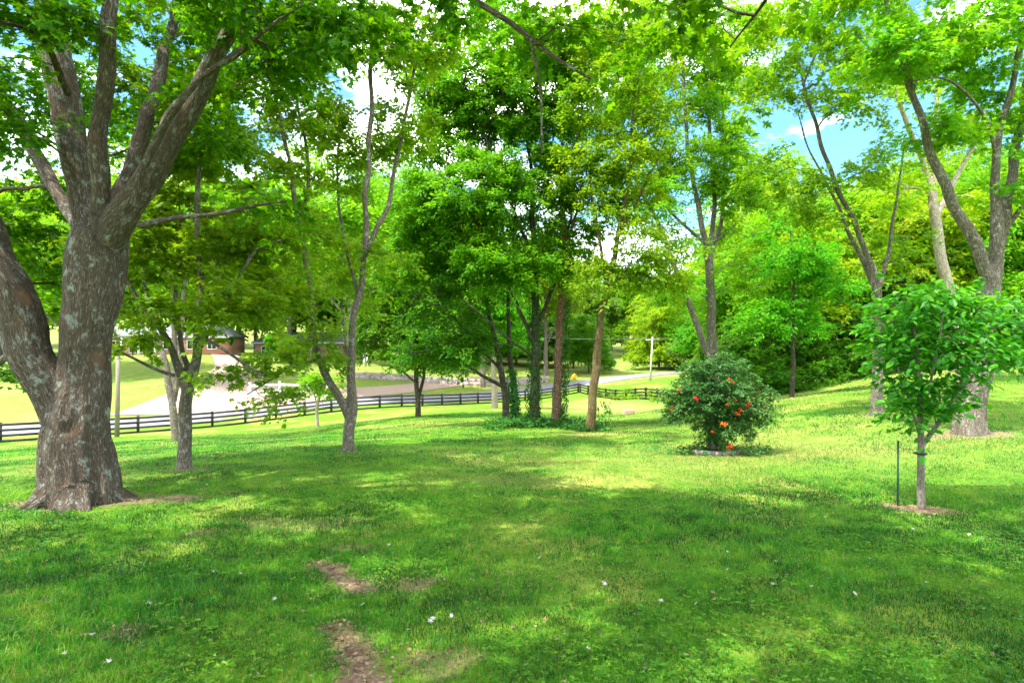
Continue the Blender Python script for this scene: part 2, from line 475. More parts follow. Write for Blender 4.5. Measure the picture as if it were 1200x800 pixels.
def ground_mat():
    m, n, out = new_mat('lawn')
    tcn = nd(n, 'ShaderNodeTexCoord')
    ob = tcn.outputs['Object']
    big = nd(n, 'ShaderNodeTexNoise', {'Vector': ob, 'Scale': 0.16, 'Detail': 4.0, 'Roughness': 0.6})
    med = nd(n, 'ShaderNodeTexNoise', {'Vector': ob, 'Scale': 1.3, 'Detail': 6.0, 'Roughness': 0.7})
    fin = nd(n, 'ShaderNodeTexNoise', {'Vector': ob, 'Scale': 26.0, 'Detail': 6.0, 'Roughness': 0.75})
    mx = nd(n, 'ShaderNodeMath', {0: med.outputs['Fac'], 1: fin.outputs['Fac']}, operation='ADD')
    col = ramp(n, mapr(n, mx.outputs[0], 0.7, 1.3), [(0.0, (0.03, 0.10, 0.006)), (0.5, (0.09, 0.19, 0.012)), (1.0, (0.19, 0.26, 0.02))])
    ad = nd(n, 'ShaderNodeMath', {0: big.outputs['Fac'], 1: mapr(n, med.outputs['Fac'], 0, 1, -0.2, 0.2)}, operation='ADD')
    dry = mixrgb(n, fin.outputs['Fac'], (0.20, 0.22, 0.03), (0.40, 0.34, 0.11))
    col = mixrgb(n, mapr(n, ad.outputs[0], 0.50, 0.68, 0, 0.85), col, dry)
    bl = nd(n, 'ShaderNodeAttribute', attribute_name='bleach_lit')
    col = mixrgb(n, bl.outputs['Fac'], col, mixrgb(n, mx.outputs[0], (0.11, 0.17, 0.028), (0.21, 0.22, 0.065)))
    at = nd(n, 'ShaderNodeAttribute', attribute_name='dirt')
    dc = ramp(n, fin.outputs['Fac'], [(0.3, (0.13, 0.085, 0.055)), (0.55, (0.24, 0.155, 0.11)), (0.75, (0.36, 0.25, 0.18))])
    col = mixrgb(n, at.outputs['Fac'], col, dc)
    bp = nd(n, 'ShaderNodeBump', {'Height': fin.outputs['Fac'], 'Strength': 0.7, 'Distance': 0.04})
    pb = nd(n, 'ShaderNodeBsdfPrincipled', {'Base Color': col, 'Roughness': 0.95, 'Specular IOR Level': 0.1, 'Normal': bp.outputs[0]})
    n.links.new(pb.outputs[0], out.inputs[0])
    return m
tag(link('ground', gm, ground_mat()), 'gently rolling mown lawn dropping away to a road and rising fields', 'lawn', kind='structure')

# ------------------------------------------------------------------ roads
def ribbon(name, centre, width, mat, up, label, cat, nacross=8, step=1.0):
    c = np.array(centre, float)
    L = np.concatenate([[0], np.cumsum(np.linalg.norm(np.diff(c, axis=0), axis=1))])
    s = np.arange(0, L[-1], step)
    w = np.interp(s, L, width) if not np.isscalar(width) else np.full(len(s), width)
    q = np.stack([np.interp(s, L, c[:, k]) for k in (0, 1)], 1)
    for _ in range(12):
        q[1:-1] = (q[:-2] + 2 * q[1:-1] + q[2:]) / 4
    t = np.gradient(q, axis=0); t /= np.linalg.norm(t, axis=1, keepdims=True)
    nn = np.stack([-t[:, 1], t[:, 0]], 1)
    u = np.linspace(-0.5, 0.5, nacross + 1)
    g = q[:, None] + nn[:, None] * (u[None, :, None] * w[:, None, None])
    z = gz(g[..., 0], g[..., 1]) + up
    v = np.concatenate([g, z[..., None]], 2).reshape(-1, 3)
    k = nacross + 1
    i = (np.arange(len(s) - 1)[:, None] * k + np.arange(nacross)[None]).ravel()
    me = mesh_arrays(name, v, np.stack([i, i + k, i + k + 1, i + 1], 1)[:, ::-1].copy(), True)
    return tag(link(name, me, mat), label, cat, kind='structure')
M['asphalt'] = plain_mat('worn_asphalt', (0.155, 0.148, 0.17), (0.21, 0.20, 0.22), 1.2, 0.9)
M['gravel'] = plain_mat('pinkish_gravel', (0.27, 0.18, 0.145), (0.36, 0.26, 0.215), 3.0, 0.95)
rc = [FA + (FB - FA) * t + FN * 6.5 for t in (-0.9, -0.3, 0.3, 0.8)]
rc = [tuple(q) for q in rc] + [(6, 86), (20, 96), (45, 104), (90, 112), (160, 118)]
ribbon('road', rc, 6.0, M['asphalt'], 0.06, 'pale grey asphalt road behind the black board fence', 'road')
ribbon('driveway', [(-29, 54), (-31, 60), (-34, 70), (-40, 82), (-46, 92), (-52, 102)], [16, 13, 8, 5, 4, 4], M['gravel'], 0.085, 'pinkish gravel drive climbing from the road to the brick houses', 'driveway')
ribbon('driveway', [(-24, 59), (-20, 67), (-12, 80), (-4, 92)], [7, 5, 4, 3.5], M['gravel'], 0.075, 'gravel lane branching along the stone bank beyond the road', 'lane')

# ------------------------------------------------------------------ leaves
def _leaf(outline, centre):
    o = np.array(outline, float)
    v = np.concatenate([[centre], o])
    k = len(o)
    f = np.array([(0, 1 + i, 1 + (i + 1) % k) for i in range(k)])
    return v, f
LEAF = {}
LEAF['diamond'] = (np.array([(0, 0, 0), (0.27, 0.42, 0.07), (0, 1, -0.08), (-0.27, 0.42, 0.07)], float), np.array([(0, 1, 2), (0, 2, 3)]))
LEAF['oval'] = (np.array([(0, 0, 0), (0.24, 0.28, 0.06), (0.22, 0.66, 0.04), (0, 1, -0.10), (-0.22, 0.66, 0.04), (-0.24, 0.28, 0.06)], float),
                np.array([(0, 1, 2), (0, 2, 3), (0, 3, 4), (0, 4, 5)]))
_h = [(0.42, 0.10, -.05), (0.19, 0.30, .03), (0.50, 0.62, -.06), (0.17, 0.60, .03)]
LEAF['maple'] = _leaf([(0, 0, 0)] + _h + [(0, 1, -0.08)] + [(-x, y, z) for x, y, z in _h[::-1]], (0, 0.36, 0.02))

def leaves_mesh(name, pos, axis, nrm, size, shape, wood_v=None, wood_f=None, wood_b=None):
    """one small folded blade per leaf: axis = pointing direction, nrm = face up direction"""
    lv, lf = LEAF[shape]
    y = axis / (np.linalg.norm(axis, axis=1, keepdims=True) + 1e-9)
    x = np.cross(y, nrm); x /= np.linalg.norm(x, axis=1, keepdims=True) + 1e-9
    z = np.cross(x, y)
    s = size[:, None, None]
    v = pos[:, None] + s * (lv[None, :, 0:1] * x[:, None] + lv[None, :, 1:2] * y[:, None] + lv[None, :, 2:3] * z[:, None])
    k = len(lv)
    f = (np.arange(len(pos))[:, None, None] * k + lf[None]).reshape(-1, lf.shape[1])
    v = v.reshape(-1, 3)
    if wood_v is None:
        return mesh_arrays(name, v, f)
    me = mesh_arrays(name, np.concatenate([v, wood_v]), [f, wood_f + len(v)])
    mi = np.zeros(len(me.polygons), np.int32); mi[len(f):] = 1
    me.polygons.foreach_set('material_index', mi)
    sm = np.zeros(len(me.polygons), bool); sm[len(f):] = True
    me.polygons.foreach_set('use_smooth', sm)
    vec_attr(me, 'bark', np.concatenate([np.zeros((len(v), 3)), wood_b]))
    return me

def join_meshes(a, b):
    """one mesh out of two that both carry the bark attribute"""
    def arr(m):
        n = len(m.vertices)
        v = np.empty(n * 3, np.float32); m.vertices.foreach_get('co', v)
        k = np.empty(n * 3, np.float32); m.attributes['bark'].data.foreach_get('vector', k)
        li = np.empty(len(m.loops), np.int32); m.loops.foreach_get('vertex_index', li)
        lt = np.empty(len(m.polygons), np.int32); m.polygons.foreach_get('loop_total', lt)
        return v.reshape(-1, 3), k.reshape(-1, 3), li, lt
    va, ka, la, ta = arr(a); vb, kb, lb, tb = arr(b)
    fs = []
    for l, t, o in ((la, ta, 0), (lb, tb, len(va))):
        st = np.concatenate([[0], np.cumsum(t)[:-1]])
        for k in (3, 4):
            m = t == k
            if m.any(): fs.append(l[st[m][:, None] + np.arange(k)[None]] + o)
    me = mesh_arrays('trunk', np.concatenate([va, vb]), fs, True)
    vec_attr(me, 'bark', np.concatenate([ka, kb]))
    return me

DENS = 2.7          # leaves per spray, over all trees

def unit(n, r):
    q = r.normal(size=(n, 3))
    return q / np.linalg.norm(q, axis=1, keepdims=True)

def spray(tips, dirs, per, rad, size, r, flat=0.22, droop=0.35, twigs=6):
    """leaves of a spray round every twig tip: several little twigs fanning out from it"""
    T = len(tips)
    cnt = np.maximum(3, (per * r.uniform(0.5, 1.5, T)).astype(int))
    ti = np.repeat(np.arange(T), cnt)
    N = len(ti)
    az0 = np.arctan2(dirs[:, 1], dirs[:, 0])
    taz = az0[:, None] + r.normal(0, 1.25, (T, twigs))
    tel = r.normal(0.10, 0.38, (T, twigs))
    tl = rad * r.uniform(0.6, 1.25, (T, twigs)) * r.uniform(0.8, 1.2, (T, 1))
    k = r.integers(0, twigs, N)
    az, el, L = taz[ti, k], tel[ti, k], tl[ti, k]
    u = r.uniform(0.05, 1.0, N) ** 0.7
    d = np.stack([np.cos(az) * np.cos(el), np.sin(az) * np.cos(el), np.sin(el)], 1)
    pos = tips[ti] + d * (u * L)[:, None]
    pos[:, 2] -= droop * (u * L) ** 2
    side = np.stack([-d[:, 1], d[:, 0], np.zeros(N)], 1)
    sg = r.choice([-1.0, 1.0], N)
    pos += side * (sg * r.uniform(0.0, 0.28, N) * rad * 0.5)[:, None] + r.normal(0, flat * rad * 0.35, (N, 3))
    ax = d * 0.7 + side * sg[:, None] * 0.7 + r.normal(0, 0.35, (N, 3))
    ax[:, 2] -= 0.35
    nr = np.stack([np.zeros(N), np.zeros(N), np.ones(N)], 1) + r.normal(0, 0.48, (N, 3)) + d * 0.25
    sz = size * r.uniform(0.65, 1.25, N)
    tw = [(tips[i], dirs[i], taz[i], tel[i], tl[i]) for i in range(T)]
    return pos, ax, nr, sz, tw

# ------------------------------------------------------------------ trees
def resample(pts, step):
    p = np.asarray(pts, float)
    if len(p) < 3:
        p = np.stack([p[0], (p[0] + p[-1]) / 2, p[-1]])
    q = np.concatenate([[2 * p[0] - p[1]], p, [2 * p[-1] - p[-2]]])
    out = []
    for i in range(1, len(q) - 2):
        L = np.linalg.norm(q[i + 1, :3] - q[i, :3])
        n = max(1, int(round(L / step)))
        t = (np.arange(n) / n)[:, None]
        out.append(0.5 * (2 * q[i] + (q[i + 1] - q[i - 1]) * t + (2 * q[i - 1] - 5 * q[i] + 4 * q[i + 1] - q[i + 2]) * t ** 2
                          + (-q[i - 1] + 3 * q[i] - 3 * q[i + 1] + q[i + 2]) * t ** 3))
    out.append(q[-2:-1])
    return np.concatenate(out)

def trunk_remesh(stems, voxel, base, r, ridge=0.012, smooth_it=4, knots=(), flute=0.0):
    """unites the tapered stems of a trunk into one skin, with root flare and ridged bark"""
    mb = MB()
    for s in stems:
        mb.tube(s[:, :3], s[:, 3], 14)
    me = mb.mesh('trunk_raw')
    o = bpy.data.objects.new('trunk_raw', me)
    COL.objects.link(o)
    md = o.modifiers.new('r', 'REMESH'); md.mode = 'VOXEL'; md.voxel_size = voxel
    ms = o.modifiers.new('s', 'SMOOTH'); ms.iterations = smooth_it; ms.factor = 0.5
    dg = bpy.context.evaluated_depsgraph_get()
    out = bpy.data.meshes.new_from_object(o.evaluated_get(dg))
    bpy.data.objects.remove(o); bpy.data.meshes.remove(me)
    n = len(out.vertices)
    v = np.empty(n * 3, np.float32); out.vertices.foreach_get('co', v); v = v.reshape(-1, 3).astype(float)
    nv = np.empty(n * 3, np.float32); out.vertices.foreach_get('normal', nv); nv = nv.reshape(-1, 3)
    best = np.full(n, 1e9); bark = np.zeros((n, 3))
    for si, s in enumerate(stems):
        L = np.concatenate([[0], np.cumsum(np.linalg.norm(np.diff(s[:, :3], axis=0), axis=1))])
        t, a, b = frames(s[:, :3])
        for i in range(len(s)):
            dv = v - s[i, :3]
            d = np.linalg.norm(dv, axis=1) - s[i, 3]
            m = d < best
            best[m] = d[m]
            w = dv[m]
            bark[m] = np.stack([w @ a[i], w @ b[i], L[i] + w @ t[i] + 0 * si], 1)
    disp = np.array([mnoise.noise((q[0] * 16, q[1] * 16, q[2] * 2.2)) * 0.7 + mnoise.noise((q[0] * 5, q[1] * 5, q[2] * 1.2 + 7)) * 1.0 for q in bark])
    v = v + nv * (disp * ridge)[:, None]
    if flute:
        th = np.arctan2(v[:, 0], -v[:, 1])
        hh = np.clip(v[:, 2], 0, 9)
        lob = np.sin(th * 5 + 0.8 + 0.5 * hh) + 0.6 * np.sin(th * 9 + 2.0 - 0.4 * hh) + 0.35 * np.sin(th * 17 + hh)
        v[:, :2] += nv[:, :2] * (lob * flute * np.exp(-hh / 0.75))[:, None]
    for (kp, kr, depth) in knots:
        kp = np.array(kp)
        d = np.linalg.norm(v - kp, axis=1) / kr
        v += nv * (np.where(d < 1, -depth * (1 - d ** 2) ** 2, 0) + 0.05 * depth * np.exp(-((d - 1.25) / 0.35) ** 2))[:, None]
    out.vertices.foreach_set('co', v.astype(np.float32).ravel())
    out.polygons.foreach_set('use_smooth', np.ones(len(out.polygons), dtype=bool))
    vec_attr(out, 'bark', bark)
    out.update()
    return out

def grow(name, label, base, stems, clumps, bark, leaf, shape='oval', size=0.13, per=45, rad=0.55, group=None, seed=1,
         voxel=None, twigs=False, ridge=0.010, cat='tree', knots=(), roots=0, tip_r=0.006, droop=0.35, exp=0.46, floor_z=None, root_k=1.0, flute=0.0):
    """stems: polylines of world (x, y, z, radius); clumps: (centre, radii, number of twig tips).
    Twigs reach from the stems into the clumps, every tip carries a spray of leaves."""
    r = np.random.default_rng(seed)
    base = np.asarray(base, float)
    root = empty(name, base, label, cat, group)
    st = [resample(s, 0.18 if voxel else 0.3) for s in stems]
    for s in st: s[:, :3] -= base
    # wobble of the smaller limbs
    for s in st:
        k = np.arange(len(s))
        wob = np.stack([np.sin(k * 0.9 + r.uniform(0, 6)) + np.sin(k * 0.37 + r.uniform(0, 6)) for _ in range(3)], 1)
        s[:, :3] += wob * (np.clip(s[:, 3], 0, .05) * 0.35)[:, None] * np.minimum(1, k / 4)[:, None]
    nodes = np.concatenate([s[:, :3] for s in st])
    nrad = np.concatenate([s[:, 3] for s in st])
    ndir = np.concatenate([np.gradient(s[:, :3], axis=0) for s in st]); ndir /= np.linalg.norm(ndir, axis=1, keepdims=True) + 1e-9
    ok = np.concatenate([np.arange(len(s)) > (len(s) * (0.35 if i == 0 else 0.12)) for i, s in enumerate(st)])
    tips = []
    for (c, q, num) in clumps:
        u = unit(num, r) * (r.uniform(0, 1, num) ** 0.42)[:, None]
        tips.append(np.asarray(c) - base + u * np.asarray(q))
    tips = np.concatenate(tips)
    if floor_z is not None: tips[:, 2] = np.maximum(tips[:, 2], floor_z)
    d0 = np.sqrt(((tips[:, None] - nodes[None, ::3]) ** 2).sum(2)).min(1)
    tips = tips[np.argsort(d0)]
    maxn = len(nodes) + len(tips) * 24
    NP = np.zeros((maxn, 3)); NP[:len(nodes)] = nodes
    ND = np.zeros((maxn, 3)); ND[:len(nodes)] = ndir
    OK = np.zeros(maxn, bool); OK[:len(nodes)] = ok
    PAR = np.full(maxn, -1); CNT = np.zeros(maxn)
    NS = len(nodes); N = NS
    paths = []; tdir = []
    for tp in tips:
        dv = tp - NP[:N]
        dist = np.linalg.norm(dv, axis=1)
        cosd = (dv * ND[:N]).sum(1) / (dist + 1e-6)
        cost = dist * (1.25 - 0.35 * cosd) + 0.9 * np.maximum(0, -dv[:, 2] - 0.25 * dist) + np.where(OK[:N], 0, 1e6)
        j = int(np.argmin(cost))
        a = NP[j]; L = dist[j]
        m = max(2, min(22, int(L / 0.28) + 1))
        dirn = dv[j] / (L + 1e-6)
        side = np.array([dirn[0], dirn[1], 0.0]); side /= np.linalg.norm(side) + 1e-6
        ctrl = a + L * 0.5 * (0.45 * ND[j] + 0.75 * dirn + 0.12 * side + np.array([0, 0, 0.10])) / 1.1
        t = (np.arange(1, m + 1) / m)[:, None]
        pp = (1 - t) ** 2 * a + 2 * t * (1 - t) * ctrl + t ** 2 * tp
        pp[:-1] += r.normal(0, 0.025 * min(L, 2.0), (m - 1, 3))
        idx = np.arange(N, N + m)
        NP[idx] = pp
        pv = np.concatenate([[a], pp])
        dd = np.diff(pv, axis=0); ND[idx] = dd / (np.linalg.norm(dd, axis=1, keepdims=True) + 1e-9)
        OK[idx] = True
        PAR[idx[0]] = j; PAR[idx[1:]] = idx[:-1]
        N += m
        paths.append(np.concatenate([[j], idx]))
        tdir.append(ND[idx[-1]])
        k = idx[-1]
        while k >= NS:
            CNT[k] += 1; k = PAR[k]
    RAD = np.zeros(N); RAD[:NS] = nrad
    RAD[NS:] = tip_r * np.maximum(CNT[NS:N], 1) ** exp
    bv, bf3, bf4, bb, off = [], [], [], [], 0
    def addtube(p, q, sides, cap=False):
        nonlocal off
        v, f, bk = tube_arrays(p, q, sides, cap=False)
        bv.append(v); bf4.append(np.asarray(f) + off); bb.append(bk + r.uniform(0, 9, 3)); off += len(v)
    for pa in paths:
        rr = RAD[pa].copy()
        rr[0] = min(rr[0], rr[1] * 1.15)
        rr[-1] *= 0.7
        addtube(NP[pa], rr, 7 if rr[1] > 0.03 else (5 if rr[1] > 0.012 else 3))
    pos, ax, nr, sz, tw = spray(tips, np.array(tdir), int(per * DENS), rad, size, r, droop=droop)
    if twigs:
        for (tp, dr, az, el, L) in tw:
            for a, e, l in zip(az[:4], el[:4], L[:4]):
                d = np.array([math.cos(a) * math.cos(e), math.sin(a) * math.cos(e), math.sin(e)])
                u = np.array([0, 0.5, 1.0])[:, None]
                p = tp + d * u * l; p[:, 2] -= droop * (u[:, 0] * l) ** 2
                addtube(p, np.array([0.004, 0.003, 0.0015]), 3)
    crown = leaves_mesh('crown', pos, ax, nr, sz, shape, np.concatenate(bv), np.concatenate(bf4), np.concatenate(bb))
    crown.materials.append(leaf); crown.materials.append(bark)
    link('crown', crown, None, root)
    bv, bf4, bb, off = [], [], [], 0
    # stems themselves
    thick = []
    for s in st:
        if voxel and s[:, 3].max() > 2.2 * voxel:
            thick.append(s)
        else:
            addtube(s[:, :3], s[:, 3], 9)
    if roots:
        z0 = gzn(base[0], base[1]) - base[2]
        rb = st[0][0, 3] * root_k
        for k in range(roots):
            a = 2 * np.pi * (k + r.uniform(-0.3, 0.3)) / roots
            L = rb * r.uniform(1.15, 1.9)
            d = np.array([np.cos(a), np.sin(a)])
            q = []
            for u, zz, f in ((0.30, 0.75, 0.36), (0.65, 0.36, 0.33), (1.0, 0.10, 0.25), (1.5, -0.03, 0.16), (2.0, -0.14, 0.08)):
                x, y = d * L * u * 0.62
                q.append((x, y, float(gzn(base[0] + x, base[1] + y)) - base[2] + zz * rb * 1.6 - 0.02, rb * f))
            thick.append(resample(np.array(q), 0.12)) if voxel else addtube(np.array(q)[:, :3], np.array(q)[:, 3], 8)
    tm = trunk_remesh(thick, voxel, base, r, ridge, knots=knots, flute=flute) if thick else None
    if bv:
        me = mesh_arrays('trunk', np.concatenate(bv), [np.concatenate(bf4)], True)
        vec_attr(me, 'bark', np.concatenate(bb))
        tm = join_meshes(tm, me) if tm else me
    link('trunk', tm, bark, root)
    return root

def stem(*pts, Y=None):
    """photo-traced limb: (px, py, width px[, depth])"""
    out = []
    for q in pts:
        y = q[3] if len(q) > 3 else Y
        out.append((*P(q[0], q[1], y), q[2] / 2 / F * y * WF))
    return np.array(out)
WF = 1.0

def clump(px, py, Y, rx, rz, num, ry=None):
    s = Y / F
    return (P(px, py, Y), (rx * s, ry if ry else (rx + rz) / 2 * s, rz * s), num)

def base_of(px, Y, sink=0.15):
    X = (px - 600) / F * Y
    return np.array([X, Y, G(X, Y)])

def planted(stems, base, sink=0.2):
    """lead the first stem straight down into the ground at the base"""
    s = stems[0]
    s[0, :3] = (s[0, 0], s[0, 1], base[2] - sink)
    return stems

# --- the old maple by the camera
b = base_of(95, 6.8)
ST = [stem((95, 606, 82), (94, 560, 78), (91, 520, 72), (94, 475, 58), (99, 430, 52), (102, 392, 53), (106, 345, 60), (112, 305, 62), (120, 268, 54), Y=6.8),
      stem((84, 545, 40, 6.75), (74, 495, 42, 6.75), (48, 435, 42, 6.7), (32, 392, 46, 6.65), (12, 340, 46, 6.6), (-12, 298, 44, 6.6), (-55, 200, 38, 6.6), (-95, 80, 32, 6.7), (-120, -60, 22, 6.8)),
      stem((114, 296, 29.2, 6.9), (100, 230, 31.0, 7.0), (84, 160, 31.8, 7.1), (68, 80, 31.0, 7.2), (56, 0, 29.2, 7.3), (40, -120, 24.1, 7.5), (30, -260, 15.5, 7.7)),
      stem((116, 290, 22.4, 6.7), (117, 230, 20.6, 6.6), (118, 160, 18.9, 6.5), (127, 80, 18.1, 6.4), (132, 0, 16.3, 6.35), (140, -110, 12.9, 6.3), (150, -230, 8.6, 6.3)),
      stem((122, 290, 37.8, 6.75), (152, 240, 32.7, 6.6), (185, 195, 27.5, 6.5), (215, 140, 24.1, 6.4), (243, 85, 20.6, 6.35), (280, 25, 17.2, 6.3), (320, -50, 14.6, 6.3), (370, -140, 9.5, 6.3)),
      stem((132, 255, 20.6, 7.1), (150, 200, 18.1, 7.4), (172, 145, 16.3, 7.7), (188, 95, 14.6, 8.0), (200, 30, 12.0, 8.3), (215, -60, 8.6, 8.6)),
      stem((106, 290, 15.5, 7.2), (82, 248, 14.6, 7.7), (52, 200, 14.6, 8.1), (22, 138, 12.9, 8.5), (-20, 80, 10.3, 9.0), (-60, 0, 6.9, 9.4)),
      stem((158, 242, 12, 6.35), (174, 190, 10, 6.2), (196, 135, 9, 6.1), (235, 92, 8, 6.0), (270, 66, 8, 6.0), (305, 38, 6, 5.9), (345, 14, 5, 5.8), (400, -15, 3, 5.7)),
      stem((345, -90, 10, 6.3), (450, -70, 9, 5.9), (560, 4, 7, 5.5), (622, 46, 6, 5.3), (660, 72, 4, 5.25), (695, 94, 2.5, 5.2)), stem((622, 46, 4, 5.3), (632, 100, 3, 5.3), (636, 180, 2, 5.3)),
      stem((165, 264, 8, 6.5), (210, 256, 6, 6.3), (260, 249, 5, 6.1), (300, 240, 4, 6.0), (335, 236, 2.5, 5.9)),
      stem((80, 110, 9, 6.8), (50, 48, 6, 6.2), (20, 32, 5, 5.8), (-20, 20, 4, 5.4)),
      stem((3, 318, 12, 6.9), (14, 400, 9, 7.6), (2, 420, 8, 8.0), (-20, 440, 5, 8.3))]
CL = [clump(40, 10, 5.9, 60, 25, 6), clump(-10, 120, 6.2, 50, 60, 9), clump(85, 20, 6.3, 40, 25, 4), clump(220, 30, 8.2, 75, 45, 12), clump(235, 130, 8.2, 60, 60, 10), clump(310, 70, 7.2, 70, 50, 12),
      clump(20, 240, 8.6, 60, 60, 14), clump(260, 5, 5.8, 60, 22, 6), clump(360, 25, 6.6, 60, 30, 8), clump(150, 120, 9.8, 110, 100, 26), clump(640, 40, 5.25, 50, 14, 3), clump(540, 6, 5.5, 30, 6, 2),
      clump(310, 240, 6.1, 36, 8, 3), clump(80, 350, 9.8, 90, 45, 9), clump(10, 330, 9, 60, 50, 10), clump(-20, 440, 8.3, 30, 25, 5), clump(410, 10, 5.8, 36, 14, 4), clump(50, 110, 9.2, 70, 80, 16)]
CLT = [((-7.8, 7.4, 8.6), (3.2, 3.4, 1.6), 46), ((-5.4, 7.8, 8.9), (2.4, 2.6, 1.6), 32), ((-6.8, 7.8, 11.2), (3.2, 3.4, 2.2), 46)]
maple = grow('maple_tree', 'old spreading maple with a massive lichen-spotted trunk forking close above the lawn', b, planted(ST, b, 0.25), CL + CLT, M['bark_big'], M['leaf_shade'],
             shape='maple', size=0.092, per=62, rad=0.58, seed=3, voxel=0.024, twigs=True, ridge=0.027, roots=9, root_k=1.0, flute=0.03,
             knots=[((0.11, -0.35, 0.95), 0.10, 0.075), ((0.14, -0.34, 0.91), 0.06, 0.05)])

WF = 0.74
# --- grey maples and their neighbours, left to right
b = base_of(218, 9.0)
ST = [stem((218, 556, 25), (216, 525, 21), (217, 485, 19), (222, 450, 18), (229, 420, 14), (234, 385, 13), (236, 340, 11), (233, 290, 9), (230, 240, 8), (236, 180, 6), (241, 110, 4), Y=9.0),
      stem((220, 462, 14, 9.0), (206, 425, 12, 8.95), (194, 398, 10, 8.9), (178, 372, 8, 8.85), (160, 345, 7, 8.8), (140, 305, 5, 8.7), (128, 260, 3, 8.7)),
      stem((224, 440, 10, 9.05), (210, 395, 8, 9.2), (205, 345, 7, 9.3), (213, 285, 5, 9.4), (208, 200, 3, 9.5)),
      stem((230, 415, 8, 9.0), (250, 380, 6, 8.9), (275, 335, 5, 8.8), (300, 292, 3, 8.7)),
      stem((205, 440, 6, 8.9), (180, 432, 5, 8.7), (155, 420, 4, 8.5), (128, 407, 2.5, 8.3)),
      stem((232, 395, 6, 9.0), (255, 405, 5, 8.8), (285, 425, 4, 8.6), (310, 440, 2.5, 8.5))]
CL = [clump(165, 290, 9, 55, 55, 16), clump(235, 205, 9.5, 60, 60, 18), clump(285, 320, 9, 55, 40, 12), clump(275, 368, 8.6, 40, 20, 6), clump(284, 440, 8.7, 36, 6, 3), clump(170, 372, 8.8, 40, 18, 4),
      clump(138, 402, 8.4, 22, 8, 2), clump(250, 265, 10, 60, 40, 14), clump(220, 110, 10, 60, 50, 14), clump(300, 270, 9, 40, 30, 8), (P(220, 20, 10), (1.6, 1.6, 1.2), 26)]
grow('maple_tree', 'grey forked maple standing just past the old maple, leaves hanging low to its side', b, planted(ST, b), CL, M['bark_grey'], M['leaf_light'], shape='maple', size=0.10, per=70, rad=0.5, seed=5, voxel=0.022, twigs=True, roots=5)

b = base_of(207, 24)
ST = [stem((207, 520, 13), (203, 480, 11), (195, 432, 10), (181, 390, 8), (172, 340, 6), (165, 280, 4), (160, 200, 3), Y=24),
      stem((204, 470, 8), (212, 420, 7), (214, 360, 6), (219, 300, 4), (225, 220, 3), Y=24.5)]
CL = [clump(180, 270, 24, 50, 60, 26), clump(235, 250, 24, 45, 60, 22), clump(120, 300, 25, 45, 50, 18), clump(160, 180, 25, 60, 50, 22), clump(225, 160, 25, 50, 50, 20)]
grow('maple_tree', 'slim leaning maple half hidden behind the grey forked maple, nearer the fence', b, planted(ST, b), CL, M['bark_grey'], M['leaf_light'], size=0.162, per=60, rad=0.9, seed=6, tip_r=0.009)

b = base_of(408, 11.5)
ST = [stem((408, 534, 22), (409, 510, 18), (410, 480, 18), (413, 440, 13), (413, 400, 12), (421, 340, 11), (427, 290, 10), (430, 230, 9), (434, 130, 8), (436, 60, 7), (438, -20, 5), (440, -120, 3), Y=11.5),
      stem((409, 488, 15, 11.5), (398, 465, 13, 11.45), (381, 435, 12, 11.4), (370, 400, 11, 11.3), (364, 350, 10, 11.2), (356, 290, 9, 11.1), (345, 220, 7, 11.0), (330, 150, 6, 10.9), (318, 90, 4, 10.8), (310, 30, 3, 10.8)),
      stem((425, 305, 8, 11.5), (440, 270, 8, 11.6), (456, 240, 7, 11.8), (466, 180, 6, 12), (480, 110, 5, 12.2), (494, 50, 4, 12.4), (510, -20, 3, 12.6)),
      stem((352, 265, 6, 11.1), (362, 200, 5, 11.4), (350, 130, 4, 11.7), (345, 70, 3, 12)),
      stem((420, 350, 5, 11.5), (406, 290, 5, 11.9), (395, 220, 4, 12.2), (398, 150, 3, 12.5)),
      stem((376, 420, 6, 11.4), (360, 425, 5, 11.1), (335, 432, 4, 10.8), (310, 450, 3, 10.5), (290, 462, 2, 10.4)),
      stem((411, 430, 5, 11.6), (402, 380, 4, 12.0), (400, 340, 3, 12.3)),
      stem((480, 110, 4, 12.2), (470, 60, 3, 12.3), (460, 10, 2, 12.4))]
CL = [clump(325, 120, 11, 45, 60, 18), clump(350, 50, 11.5, 55, 45, 18), clump(430, 60, 11.5, 45, 55, 18), clump(500, 40, 12.3, 50, 40, 20), clump(395, 190, 12, 50, 45, 16), clump(465, 165, 12, 40, 55, 12), clump(310, 210, 11, 40, 40, 10), clump(380, 120, 12, 30, 40, 8),
      clump(345, 280, 11, 50, 40, 11), clump(440, 285, 12, 30, 40, 6), clump(335, 350, 11, 45, 30, 10), clump(338, 418, 10.8, 46, 10, 5), clump(320, 462, 10.5, 40, 6, 3), clump(405, 340, 12, 30, 30, 6), clump(380, 400, 11.4, 30, 25, 6),
      ((-3.0, 11.5, 11), (2.8, 2.6, 2.2), 40)]
grow('maple_tree', 'tall grey maple split low into two slender stems with thin open foliage', b, planted(ST, b), CL, M['bark_grey'], M['leaf_light'], shape='maple', size=0.088, per=72, rad=0.58, seed=8, voxel=0.024, twigs=True, roots=5)

b = base_of(373, 37)
grow('young_tree', 'small young tree with a pale thin trunk in front of the board fence', b, planted([stem((373, 502, 5.5), (371, 482, 5), (376, 462, 4), (380, 446, 2), Y=37), stem((372, 478, 3), (368, 462, 2), (360, 448, 1.5), Y=37)], b),
     [clump(376, 450, 37, 26, 13, 26), clump(388, 462, 37, 12, 6, 6)], M['bark_pale'], M['leaf_light'], size=0.2, per=35, rad=0.5, seed=9, tip_r=0.007)

